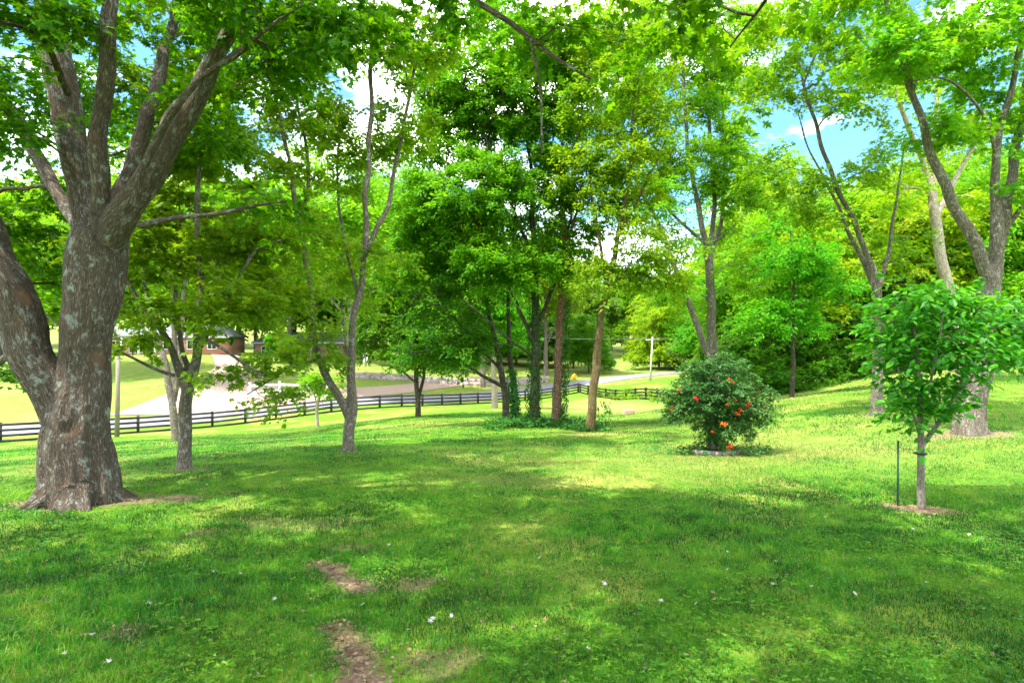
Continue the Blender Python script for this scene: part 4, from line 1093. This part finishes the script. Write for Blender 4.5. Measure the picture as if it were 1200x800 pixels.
for i, (px, py, sc_) in enumerate([(856, 446, 1.35), (787, 479, 1.2), (815, 467, 1.2), (868, 480, 1.0), (876, 474, 1.0), (882, 480, 1.3), (864, 484, .9), (895, 480, 1.35), (848, 497, 1.4), (835, 505, .7), (855, 523, 1.4), (796, 457, .8), (861, 468, .8), (853, 473, .9)]):
    dx = (px - 838) / 62
    Y = 10.62 + .55 * dx * dx + (0.25 if py > 500 else 0)
    o = link('flower_cluster', fm[i % 3], None, bush)
    o.location = P(px, py, Y) - b
    o.scale = (sc_ * .68,) * 3
    o.rotation_euler = (0, 0, r.uniform(-.5, .5))
st_m = plain_mat('pinkish_edging_stone', (0.16, 0.12, 0.115), (0.28, 0.21, 0.205), 9, .9, .5)
mb = MB()
for k in range(7):
    a = -2.6 + k * .42
    c = np.array([b[0] + .02 + .44 * math.cos(a), b[1] - .02 + .34 * math.sin(a)])
    mb.box((c[0], c[1], float(gzn(c[0], c[1])) + .035), (.19, .10, .10), a + 1.57)
tag(mb.build('stone_edging', st_m), 'low curved pinkish stone edging at the foot of the vine bush', 'edging')

# ------------------------------------------------------------------ the staked sapling
b = base_of(1080, 6.6)
ST = [stem((1080, 600, 11.5), (1079, 570, 10), (1079, 540, 9.5), (1078, 516, 9), (1075, 480, 6), (1076, 430, 5), (1071, 380, 3.5), (1068, 338, 2), Y=6.6), stem((1080, 522, 7, 6.6), (1097, 500, 6, 6.55), (1120, 462, 5, 6.5), (1142, 420, 4, 6.45), (1155, 365, 2.5, 6.4)),
      stem((1077, 508, 4, 6.6), (1066, 472, 3.5, 6.65), (1052, 430, 3, 6.7), (1045, 385, 2, 6.75)), stem((1122, 460, 4, 6.5), (1150, 430, 3, 6.6), (1178, 400, 2.5, 6.7), (1198, 375, 1.5, 6.7)), stem((1078, 500, 4, 6.6), (1090, 450, 3.5, 6.4), (1102, 395, 2.5, 6.3), (1108, 345, 1.5, 6.3))]
CL = [clump(1080, 420, 6.6, 40, 55, 34, .5), clump(1130, 400, 6.5, 42, 48, 34, .5), clump(1052, 395, 6.7, 22, 48, 22, .4), clump(1172, 395, 6.6, 26, 40, 22, .4), clump(1095, 355, 6.5, 55, 25, 22, .45), clump(1155, 355, 6.5, 35, 22, 12, .4), clump(1070, 468, 6.6, 24, 26, 13, .25),
      clump(1106, 465, 6.5, 25, 28, 13, .25), clump(1198, 385, 6.7, 20, 30, 10, .3), clump(1080, 498, 6.5, 10, 8, 3, .1), clump(1062, 345, 6.6, 25, 20, 8, .2)]
sap = grow('sapling', 'staked young sapling with big glossy leaves in a bare mulch ring', b, planted(ST, b, .1), CL, bark_mat('sapling_bark', (.08, .065, .055), (.20, .165, .14), (.30, .26, .22), lichen=.3, bump=.3, su=60, sv=14), M['leaf_sapling'], shape='oval', size=.10, per=9, rad=.26, seed=92, tip_r=.0035, droop=1.3, voxel=None, cat='sapling')
blk = plain_mat('black_rubber', (.012, .012, .012), (.03, .03, .03), 20, .5)
mb = MB(); c = P(1079, 531, 6.6) - b
ang = np.linspace(0, 2 * np.pi, 15)
mb.tube(np.stack([c[0] + .056 * np.cos(ang), c[1] + .056 * np.sin(ang), np.full(15, c[2])], 1), np.full(15, .011), 6)
mb.tube(np.array([c + (-.05, 0, 0), c + (-.085, -.01, .004), c + (-.10, -.01, .012)]), np.array([.008, .007, .006]), 6)
mb.build('tie', blk, sap)
g = G(*XY(1052, 6.65))
sx, sy = XY(1052, 6.65)
stk = empty('garden_stake', (sx, sy, g), 'thin dark green metal stake standing beside the sapling', 'stake')
gm_ = plain_mat('dark_green_metal', (.012, .05, .03), (.02, .08, .05), 30, .5, metal=.2)
MB().tube(np.array([(0, 0, -.2), (0.002, 0, .35), (.006, 0, .765)]), np.array([.011, .011, .011]), 8).build('rod', gm_, stk)
MB().tube(np.array([(.006, 0, .765), (.006, 0, .775)]), np.array([.014, .010]), 8).build('cap', gm_, stk)

# ------------------------------------------------------------------ fences
paint = plain_mat('black_fence_paint', (.008, .008, .009), (.028, .027, .028), 5, .65, .2, stretch=(1, 1, 6))
def board_fence(label, pts, spacing, mat, h=1.32, nrail=4, post=(.17, .17), rail=(.04, .165), name='board_fence', top=.06):
    p = np.array(pts, float); L = np.concatenate([[0], np.cumsum(np.linalg.norm(np.diff(p, axis=0), axis=1))])
    n = int(round(L[-1] / spacing))
    s = np.linspace(0, L[-1], n + 1)
    q = np.stack([np.interp(s, L, p[:, 0]), np.interp(s, L, p[:, 1])], 1)
    z = gz(q[:, 0], q[:, 1])
    o0 = np.array([*q[0], z[0]])
    root = empty(name, o0, label, 'fence')
    r = np.random.default_rng(5)
    d = q[-1] - q[0]; rz = math.atan2(d[1], d[0])
    tops = []
    for i in range(n + 1):
        c = np.array([*q[i], z[i]]) - o0
        mb = MB().box((c[0], c[1], c[2] + h / 2 - .15), (post[0], post[1], h + .3 + r.uniform(-.015, .03)), rz + r.normal(0, .03))
        mb.build('post', mat, root)
        tops.append(c + (r.normal(0, .012), r.normal(0, .012), r.normal(0, .015)))
    off = np.array([math.sin(rz), -math.cos(rz), 0]) * (post[1] / 2 + rail[0] / 2 + .003)
    gap = (h - top - .17) / max(1, nrail - 1)
    for k in range(nrail):
        mb = MB()
        for i in range(n):
            zz = np.array([0, 0, h - top - rail[1] / 2 - k * gap])
            e = (tops[i + 1] - tops[i]); e = e / np.linalg.norm(e) * .004
            mb.beam(tops[i] + off + zz + e, tops[i + 1] + off + zz - e + (0, 0, r.normal(0, .01)), rail[0], rail[1])
        mb.build('rail', mat, root)
    return root
f0 = FA - (FB - FA) * .22
board_fence('long black four-rail board fence running the length of the lawn beside the road', [f0, FA, (FA + FB) / 2, FB], 2.56, paint)
board_fence('weed-grown black fence run turning back from the far corner', [FB + (.25, -.12), (13.2, 66.4), (15.7, 54.5), (17.2, 46), (17.6, 40)], 2.7, paint, h=1.25)
white = plain_mat('white_paint', (.72, .72, .74), (.82, .82, .82), 8, .6)
board_fence('short white two-rail fence at the gravel drive', [XY(293, 62), XY(352, 64), XY(392, 66)], 2.9, white, h=1.15, nrail=2, post=(.22, .22), rail=(.06, .24), name='rail_fence', top=.25)

def post_thing(name, label, cat, px, Y, h, w, mat, capmat=None):
    x, y = XY(px, Y)
    t = empty(name, (x, y, G(x, y)), label, cat)
    MB().box((0, 0, h / 2 - .1), (w, w, h + .2)).build('shaft', mat, t)
    MB().box((0, 0, h + .02), (w * 1.25, w * 1.25, .04)).build('cap', capmat or mat, t)
    return t
post_thing('marker_post', 'low white marker post at the mouth of the drive', 'post', 197, 55, .9, .16, white)
post_thing('marker_post', 'taller white gatepost of the pair on the grass beyond the lane', 'post', 431, 90, 2.0, .3, white)
post_thing('marker_post', 'shorter white gatepost of the pair on the grass beyond the lane', 'post', 427, 91, 1.7, .3, white)
post_thing('marker_post', 'white post at the end of the low brick edging', 'post', 282, 64, 1.0, .2, white)
brk = brick_mat('red_brick', (.40, .10, .065), (.46, .16, .11), (.5, .45, .4))
mb = MB()
a, c = np.array(XY(283, 65.5)), np.array(XY(292, 62.6))
for i in range(6):
    u, v = a + (c - a) * i / 6, a + (c - a) * (i + 1) / 6
    mb.beam((*u, G(*u) + .15), (*v, G(*v) + .15), .3, .6)
tag(mb.build('brick_edging', brk), 'low curved red brick edging beside the white rail fence', 'edging')

rock = plain_mat('bank_stone', (.20, .165, .15), (.46, .38, .34), 1.4, .95, .8)
r = np.random.default_rng(95)
mb = MB()
wl = np.array([XY(420, 79), XY(470, 82), XY(530, 84), XY(590, 87), XY(640, 92)])
tt = np.linspace(0, len(wl) - 1.001, 70)
for u in tt:
    i = int(u); c = wl[i] + (wl[i + 1] - wl[i]) * (u - i)
    for k in range(2):
        hh = r.uniform(.5, .8)
        mb.box((c[0] + r.normal(0, .1), c[1] + r.normal(0, .12) + k * .25, G(*c) + .1 + k * .45), (r.uniform(.7, 1.1), r.uniform(.5, .8), hh), r.normal(0.1, .2))
tag(mb.build('stone_wall', rock), 'rough low pinkish stone wall holding the bank beyond the road', 'wall')

# ------------------------------------------------------------------ poles, wires, sign, block
wood = plain_mat('weathered_pole', (.13, .115, .085), (.22, .19, .14), 4, .9, .3, stretch=(6, 6, .6))
x, y = XY(137, 40.5)
t = empty('wooden_pole', (x, y, G(x, y)), 'weathered wooden pole standing by the black fence behind the old maple', 'pole')
MB().tube(np.array([(0, 0, -.3), (.05, 0, 3), (.1, 0, 6.2)]), np.array([.16, .145, .13]), 10).build('shaft', wood, t, True)
MB().tube(np.array([(.1, 0, 6.2), (.1, 0, 6.25)]), np.array([.15, .12]), 10).build('cap', wood, t)
palew = plain_mat('bleached_pole', (.46, .42, .38), (.60, .56, .50), 4, .9, .3, stretch=(6, 6, .6))
x, y = XY(762, 86)
up = empty('utility_pole', (x, y, G(x, y)), 'pale leaning utility pole beside the road at the far bend', 'utility pole')
MB().tube(np.array([(0, 0, -.3), (.15, 0, 3), (.35, 0, 6.6)]), np.array([.15, .13, .10]), 10).build('shaft', palew, up, True)
MB().beam((-.7, 0, 6.1), (1.35, 0, 6.2), .09, .11).build('crossarm', palew, up)
for k in (-.6, 0.0, 1.25):
    MB().tube(np.array([(k, 0, 6.18), (k, 0, 6.27), (k, 0, 6.36)]), np.array([.03, .05, .035]), 8).build('insulator', plain_mat('porcelain', (.4, .4, .42)), up)
wirem = plain_mat('wire', (.10, .10, .11))
zt = G(x, y) + 6.36
for k, nm in ((-.6, 'outer'), (1.25, 'inner')):
    mb = MB()
    for e in (np.array([x - 40, y + 26, zt + 3]), np.array([x + 40, y - 4, zt + 2.0])):
        a = np.array([x + k, y, zt]); u = np.linspace(0, 1, 14)[:, None]
        p = a + (e - a) * u; p[:, 2] -= 1.1 * (4 * u * (1 - u))[:, 0]
        mb.tube(p, np.full(14, .022), 4)
    tag(mb.build('power_line', wirem), f'sagging power line on the {nm} end of the pale pole crossarm', 'wire')
x, y = XY(673, 84)
sg = empty('road_sign', (x, y, G(x, y)), 'yellow diamond warning sign with a black curve arrow beside the road', 'sign')
MB().box((0, 0, 1.0), (.07, .05, 2.6)).build('post', plain_mat('galvanised', (.3, .3, .3), metal=.6), sg)
ym = plain_mat('sign_yellow', (.85, .42, .01), (.9, .48, .02), 3, .5)
d_ = .52
MB().hexa(np.array([(0, -.05, 1.75 - d_), (d_, -.05, 1.75), (0, -.05, 1.75 + d_), (-d_, -.05, 1.75), (0, -.035, 1.75 - d_), (d_, -.035, 1.75), (0, -.035, 1.75 + d_), (-d_, -.035, 1.75)])).build('panel', ym, sg)
mb = MB()
for a, c in (((-.06, -.056, 1.45), (-.06, -.056, 1.75)), ((-.06, -.056, 1.75), (.10, -.056, 1.92))):
    mb.beam(a, c, .008, .09) if a[0] != c[0] else mb.box((a[0], -.056, (a[2] + c[2]) / 2), (.09, .008, .30))
mb.add([(.04, -.058, 2.0), (.22, -.058, 2.02), (.17, -.058, 1.84)], [(0, 2, 1)])
mb.build('arrow', blk, sg)
x, y = XY(737, 35)
mb = MB().box((x, y, G(x, y) + .16), (.66, .42, .42), .12)
me = mb.mesh('block')
o = tag(link('concrete_block', me, plain_mat('reddish_block', (.34, .16, .13), (.46, .25, .21), 5, .9, .4)), 'reddish masonry block lying on the sunlit grass before the rear fence', 'block')
bv_ = o.modifiers.new('b', 'BEVEL'); bv_.width = .025; bv_.segments = 2

# ------------------------------------------------------------------ houses across the road
glass = plain_mat('dark_glass', (.02, .025, .03), (.05, .06, .07), 2, .12, spec=.6)
shing = plain_mat('grey_shingles', (.13, .135, .15), (.20, .20, .22), 5, .9, .4, stretch=(1, 4, 4))
door_m = plain_mat('door_paint', (.05, .05, .06), (.07, .07, .08))
def house(label, px, Y, w, d, h, rz, wins, door, cols, roof_h=2.2):
    x, y = XY(px, Y)
    t = empty('brick_house', (x, y, G(x, y) - .1), label, 'house', rz=rz)
    MB().box((0, d / 2, h / 2), (w, d, h)).build('wall', brk, t)
    e = .6
    mb = MB()
    mb.add([(-w / 2 - e, -e, h), (w / 2 + e, -e, h), (w / 2 + e, d + e, h), (-w / 2 - e, d + e, h), (-w / 2 + 2, d / 2, h + roof_h), (w / 2 - 2, d / 2, h + roof_h),
            (-w / 2 - e, -e, h + .2), (w / 2 + e, -e, h + .2), (w / 2 + e, d + e, h + .2), (-w / 2 - e, d + e, h + .2)],
           [(0, 3, 2, 1), (0, 1, 7, 6), (1, 2, 8, 7), (2, 3, 9, 8), (3, 0, 6, 9), (6, 7, 5, 4), (8, 9, 4, 5), (7, 8, 5), (9, 6, 4)])
    rf = mb.build('roof', shing, t)
    MB().box((w * .2, d / 2 + .4, h + roof_h), (.9, .7, 1.6)).build('chimney', brk, rf)
    MB().box((0, -e - .03, h + .02), (w + 2 * e, .06, .28)).build('gutter', white, t)
    for (wx, wz, ww, wh) in wins:
        fr = MB()
        for (cx, cz, sx_, sz_) in ((0, wh / 2 + .06, ww + .24, .12), (0, -wh / 2 - .06, ww + .24, .12), (-ww / 2 - .06, 0, .12, wh), (ww / 2 + .06, 0, .12, wh), (0, 0, .06, wh)):
            fr.box((wx + cx, -.04, wz + cz), (sx_, .10, sz_))
        f = fr.build('window', white, t)
        MB().box((wx, -.012, wz), (ww, .02, wh)).build('pane', glass, f)
    dr = MB().box((door, -.03, 1.15), (1.0, .08, 2.1)).build('door', door_m, t)
    MB().box((door + .36, -.10, 1.1), (.06, .05, .12)).build('handle', white, dr)
    for cx in cols:
        MB().tube(np.array([(cx, -1.6, 0), (cx, -1.6, h + .1)]), np.array([.2, .17]), 10).build('column', white, t)
    if cols:
        MB().box(((cols[0] + cols[-1]) / 2, -1.15, h + .18), (cols[-1] - cols[0] + 1.0, 1.6, .3)).build('porch_roof', shing, t)
    return t
house('brick house with white porch columns and pale grey roof, glimpsed behind the grey forked maple', 186, 97, 22, 9, 2.9, .12, [(-6.8, 1.5, 1.3, 1.4), (-3.6, 1.45, 2.0, 2.2), (1.5, 1.6, 1.4, 1.3), (5.4, 1.65, 1.5, 1.4), (8.6, 1.6, 1.3, 1.3)], -1.4, [-8.4, -5.0, -2.4, 0.2])
house('red brick house with white trim glimpsed through leaves behind the gravel drive', 355, 116, 20, 9, 3.2, -.05, [(-7.8, 1.7, 1.5, 1.5), (-4.8, 1.7, 1.5, 1.5), (2.5, 1.7, 1.5, 1.5), (6.5, 1.7, 1.6, 1.5)], -1.0, [-2.6, .6], 2.4)

# ------------------------------------------------------------------ grass blades, clover and fallen leaves
def dry_lit_at(x, y):  # random dry patches, plus extra yellow painted in where the lawn is sunlit
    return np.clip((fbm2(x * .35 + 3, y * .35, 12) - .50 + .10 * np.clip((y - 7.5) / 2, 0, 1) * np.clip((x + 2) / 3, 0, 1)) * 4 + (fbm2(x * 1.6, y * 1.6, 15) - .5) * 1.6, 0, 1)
def grass(seed=100):
    r = np.random.default_rng(seed)
    n = 640000
    u = r.uniform(0, 1, n)
    y0, y1, e = 2.1, 40.0, .3
    Y = (y0 ** e + u * (y1 ** e - y0 ** e)) ** (1 / e)
    X = r.uniform(-1, 1, n) * (.97 * Y + .5)
    dm = dirt_at(X, Y)
    thin = fbm2(X * 2.2, Y * 2.2, 21)
    keep = (r.uniform(0, 1, n) > dm * (.96 + .25 * (fbm2(X * 14, Y * 14, 61) - .5))) & (r.uniform(0, 1, n) < .55 + thin)
    X, Y = X[keep], Y[keep]; n = len(X)
    Z = gzn(X, Y)
    tuft = fbm2(X * 3.1, Y * 3.1, 22)
    big_ = fbm2(X * .9 + 7, Y * .9, 23)
    hgt = r.uniform(.020, .060, n) * (.25 + 1.1 * tuft + .7 * np.clip((big_ - .42) * 3, 0, 1)) * (1 + .25 * (Y > 10))
    dr = dry_lit_at(X, Y)
    dry_or_lit = r.uniform(0, 1, n) < dr * np.where(Y < 7.5, .42, .75) + .05 + .5 * np.clip(dm[keep], 0, 1)
    hgt = np.where(dry_or_lit, hgt * .62, hgt)
    w = np.minimum(.0034 * (Y / 3) ** .85, .022) * r.uniform(.7, 1.4, n)
    a = r.uniform(0, 6.283, n)
    lean = r.uniform(.2, 1.3, n) * hgt
    la = r.uniform(0, 6.283, n)
    side = np.stack([np.cos(a), np.sin(a), np.zeros(n)], 1) * (w / 2)[:, None]
    ld = np.stack([np.cos(la), np.sin(la), np.zeros(n)], 1)
    bse = np.stack([X, Y, Z - .004], 1)
    mid = bse + ld * (lean * .3)[:, None] + np.array([0, 0, .6]) * hgt[:, None]
    tip = bse + ld * lean[:, None] + np.array([0, 0, 1.0]) * (hgt * (1 - .25 * (lean / hgt)))[:, None]
    nr_ = Y < 7.5
    k = int(nr_.sum())
    v5 = np.stack([bse[nr_] - side[nr_], bse[nr_] + side[nr_], mid[nr_] + side[nr_] * .8, mid[nr_] - side[nr_] * .8, tip[nr_]], 1).reshape(-1, 3)
    v3 = np.stack([bse[~nr_] - side[~nr_], bse[~nr_] + side[~nr_], tip[~nr_]], 1).reshape(-1, 3)
    i5 = np.arange(k)[:, None] * 5
    fq = i5 + np.array([[0, 1, 2, 3]]); ft = i5 + np.array([[3, 2, 4]])
    f3 = len(v5) + np.arange(n - k)[:, None] * 3 + np.array([[0, 1, 2]])
    me = mesh_arrays('grass', np.concatenate([v5, v3]), [fq, np.concatenate([ft, f3])])
    fine = vnoise2(X * 9, Y * 9, 27)
    pick = np.where(dry_or_lit, r.uniform(.62, 1.0, n), np.clip(r.uniform(0, .36, n) + .9 * (fbm2(X * 1.1, Y * 1.1, 24) - .45) + .55 * (fbm2(X * 4, Y * 4, 26) - .5) + .42 * (fine - .5), 0, .6))
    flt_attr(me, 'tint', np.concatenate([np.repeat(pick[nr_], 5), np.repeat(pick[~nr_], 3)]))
    return me
def grass_mat():
    m, n, out = new_mat('grass_blades')
    at = nd(n, 'ShaderNodeAttribute', attribute_name='tint')
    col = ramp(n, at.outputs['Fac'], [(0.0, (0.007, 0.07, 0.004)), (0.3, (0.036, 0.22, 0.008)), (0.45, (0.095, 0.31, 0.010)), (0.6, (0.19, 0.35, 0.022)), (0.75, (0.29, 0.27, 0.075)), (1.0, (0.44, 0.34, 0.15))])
    pb = nd(n, 'ShaderNodeBsdfPrincipled', {'Base Color': col, 'Roughness': .5, 'Specular IOR Level': .3})
    tr = nd(n, 'ShaderNodeBsdfTranslucent', {'Color': mixrgb(n, 1.0, col, (1.3, 1.25, .6), 'MULTIPLY')})
    mx = nd(n, 'ShaderNodeMixShader', {0: .35, 1: pb.outputs[0], 2: tr.outputs[0]})
    n.links.new(mx.outputs[0], out.inputs[0])
    return m
tag(link('grass', grass(), grass_mat()), 'short uneven mown grass of the near lawn', 'grass', kind='stuff')

r = np.random.default_rng(101)
n = 30000
Y = (2.2 ** .6 + r.uniform(0, 1, n) * (13 ** .6 - 2.2 ** .6)) ** (1 / .6); X = r.uniform(-1, 1, n) * (.95 * Y + .3)
kp = (fbm2(X * 1.3, Y * 1.3, 41, 3) > .51) & (dirt_at(X, Y) < .3)
X, Y = X[kp], Y[kp]; n = len(X)
pos = np.repeat(np.stack([X, Y, gzn(X, Y) + r.uniform(.012, .05, n)], 1), 3, 0)
a = np.repeat(r.uniform(0, 6.28, n), 3) + np.tile([0, 2.09, 4.19], n)
axx = np.stack([np.cos(a), np.sin(a), np.full(3 * n, .15)], 1)
nr_ = np.stack([np.zeros(3 * n), np.zeros(3 * n), np.ones(3 * n)], 1) + r.normal(0, .3, (3 * n, 3))
tag(link('clover', leaves_mesh('clover', pos, axx, nr_, np.repeat(r.uniform(.013, .032, n), 3), 'oval'), M['leaf_sapling']), 'clover and small broad-leaved weeds in the near lawn', 'clover', kind='stuff')

r = np.random.default_rng(104)
n = 1900
Y = (2.2 ** .6 + r.uniform(0, 1, n) * (12 ** .6 - 2.2 ** .6)) ** (1 / .6); X = r.uniform(-1, 1, n) * (.95 * Y + .3)
pick = r.integers(0, len(DIRT), 2600)
dd = np.array(DIRT)[pick]
e = r.normal(0, .85, (2600, 2))
X = np.concatenate([X, dd[:, 0] + e[:, 0] * dd[:, 2]]); Y = np.concatenate([Y, dd[:, 1] + e[:, 1] * dd[:, 3]]); n = len(X)
pos = np.stack([X, Y, gzn(X, Y) + r.uniform(.004, .022, n)], 1)
a = r.uniform(0, 6.28, n)
axx = np.stack([np.cos(a), np.sin(a), r.normal(0, .15, n)], 1)
nr_ = np.array([0, 0, 1.0]) + r.normal(0, .5, (n, 3))
tag(link('leaf_litter', leaves_mesh('leaf_litter', pos, axx, nr_, r.uniform(.010, .038, n), 'diamond'),
         leaf_mat('brown_litter', [(0.0, (0.07, 0.045, 0.025)), (0.6, (0.20, 0.13, 0.08)), (1.0, (0.34, 0.28, 0.21))], trans=.1)), 'dry bits, seeds and thatch lying in the near lawn', 'litter', kind='stuff')
dead = [plain_mat('pale_dry_leaf', (.30, .27, .24), (.46, .43, .40), 30, .8), plain_mat('brown_dry_leaf', (.24, .11, .06), (.36, .19, .11), 30, .8), plain_mat('yellow_leaf', (.62, .45, .04), (.72, .50, .05), 30, .7)]
def dry_leaf(seed):
    r = np.random.default_rng(seed)
    lv, lf = LEAF['maple']
    v = lv.copy(); v[:, 1] -= .5
    v[:, 2] = .55 * v[:, 0] ** 2 + .5 * v[:, 1] ** 2 * r.uniform(.3, 1) + r.normal(0, .05, len(v)) + .12
    return mesh_arrays('fallen_leaf', v * .034, lf)
dm_ = []
for j in range(3):
    for i in range(3):
        m_ = dry_leaf(200 + i + 10 * j); m_.materials.append(dead[j]); dm_.append(m_)
spots = [(207, 616, 0), (165, 646, 0), (219, 681, 0), (222, 684, 0), (175, 712, 0), (251, 674, 0), (281, 677, 0), (328, 732, 0), (98, 748, 1), (108, 747, 0), (127, 779, 0), (302, 798, 0), (75, 770, 0), (321, 707, 0), (256, 641, 1), (240, 655, 0), (213, 640, 0), (60, 711, 0),
         (508, 733, 0), (503, 736, 0), (529, 728, 0), (512, 760, 0), (627, 741, 0), (618, 788, 0), (708, 690, 0), (706, 688, 0), (570, 652, 2), (621, 638, 0), (633, 655, 0), (479, 746, 0), (425, 714, 0), (730, 587, 1), (710, 600, 2), (774, 712, 0), (584, 605, 0), (587, 588, 0),
         (896, 584, 0), (893, 616, 0), (852, 654, 0), (910, 667, 0), (951, 698, 0), (906, 693, 0), (835, 702, 1), (838, 708, 1), (816, 714, 0), (880, 718, 1), (1019, 661, 0), (1136, 632, 0), (1070, 624, 0), (1038, 757, 2), (1163, 777, 1), (967, 610, 0), (1092, 620, 0), (853, 675, 0), (1002, 705, 0),
         (264, 555, 1), (232, 573, 0), (242, 572, 0), (1000, 530, 1), (640, 735, 1), (745, 645, 0), (690, 770, 0), (960, 760, 0), (1120, 700, 0), (1085, 690, 0), (560, 690, 0), (455, 640, 0)]
LFn = ['small pale dry leaf lying on the near lawn', 'small curled brown leaf lying on the near lawn', 'small yellow leaf lying on the near lawn']
GFn = ['pale fallen leaves on the lawn', 'brown fallen leaves on the lawn', 'yellow fallen leaves on the lawn']
r = np.random.default_rng(102)
for i, (px, py, k) in enumerate(spots):
    Y = 1.6 / ((py - 400) / F - .05)
    x = (px - 600) / F * Y
    o = link('fallen_leaf', dm_[k * 3 + i % 3])
    o.location = (x, Y, float(gzn(x, Y)) + .022)
    s_ = r.uniform(.7, 1.25)
    o.scale = (s_,) * 3
    o.rotation_euler = (r.normal(0, .35), r.normal(0, .35), r.uniform(0, 6.28))
    tag(o, LFn[k], 'leaf', GFn[k])
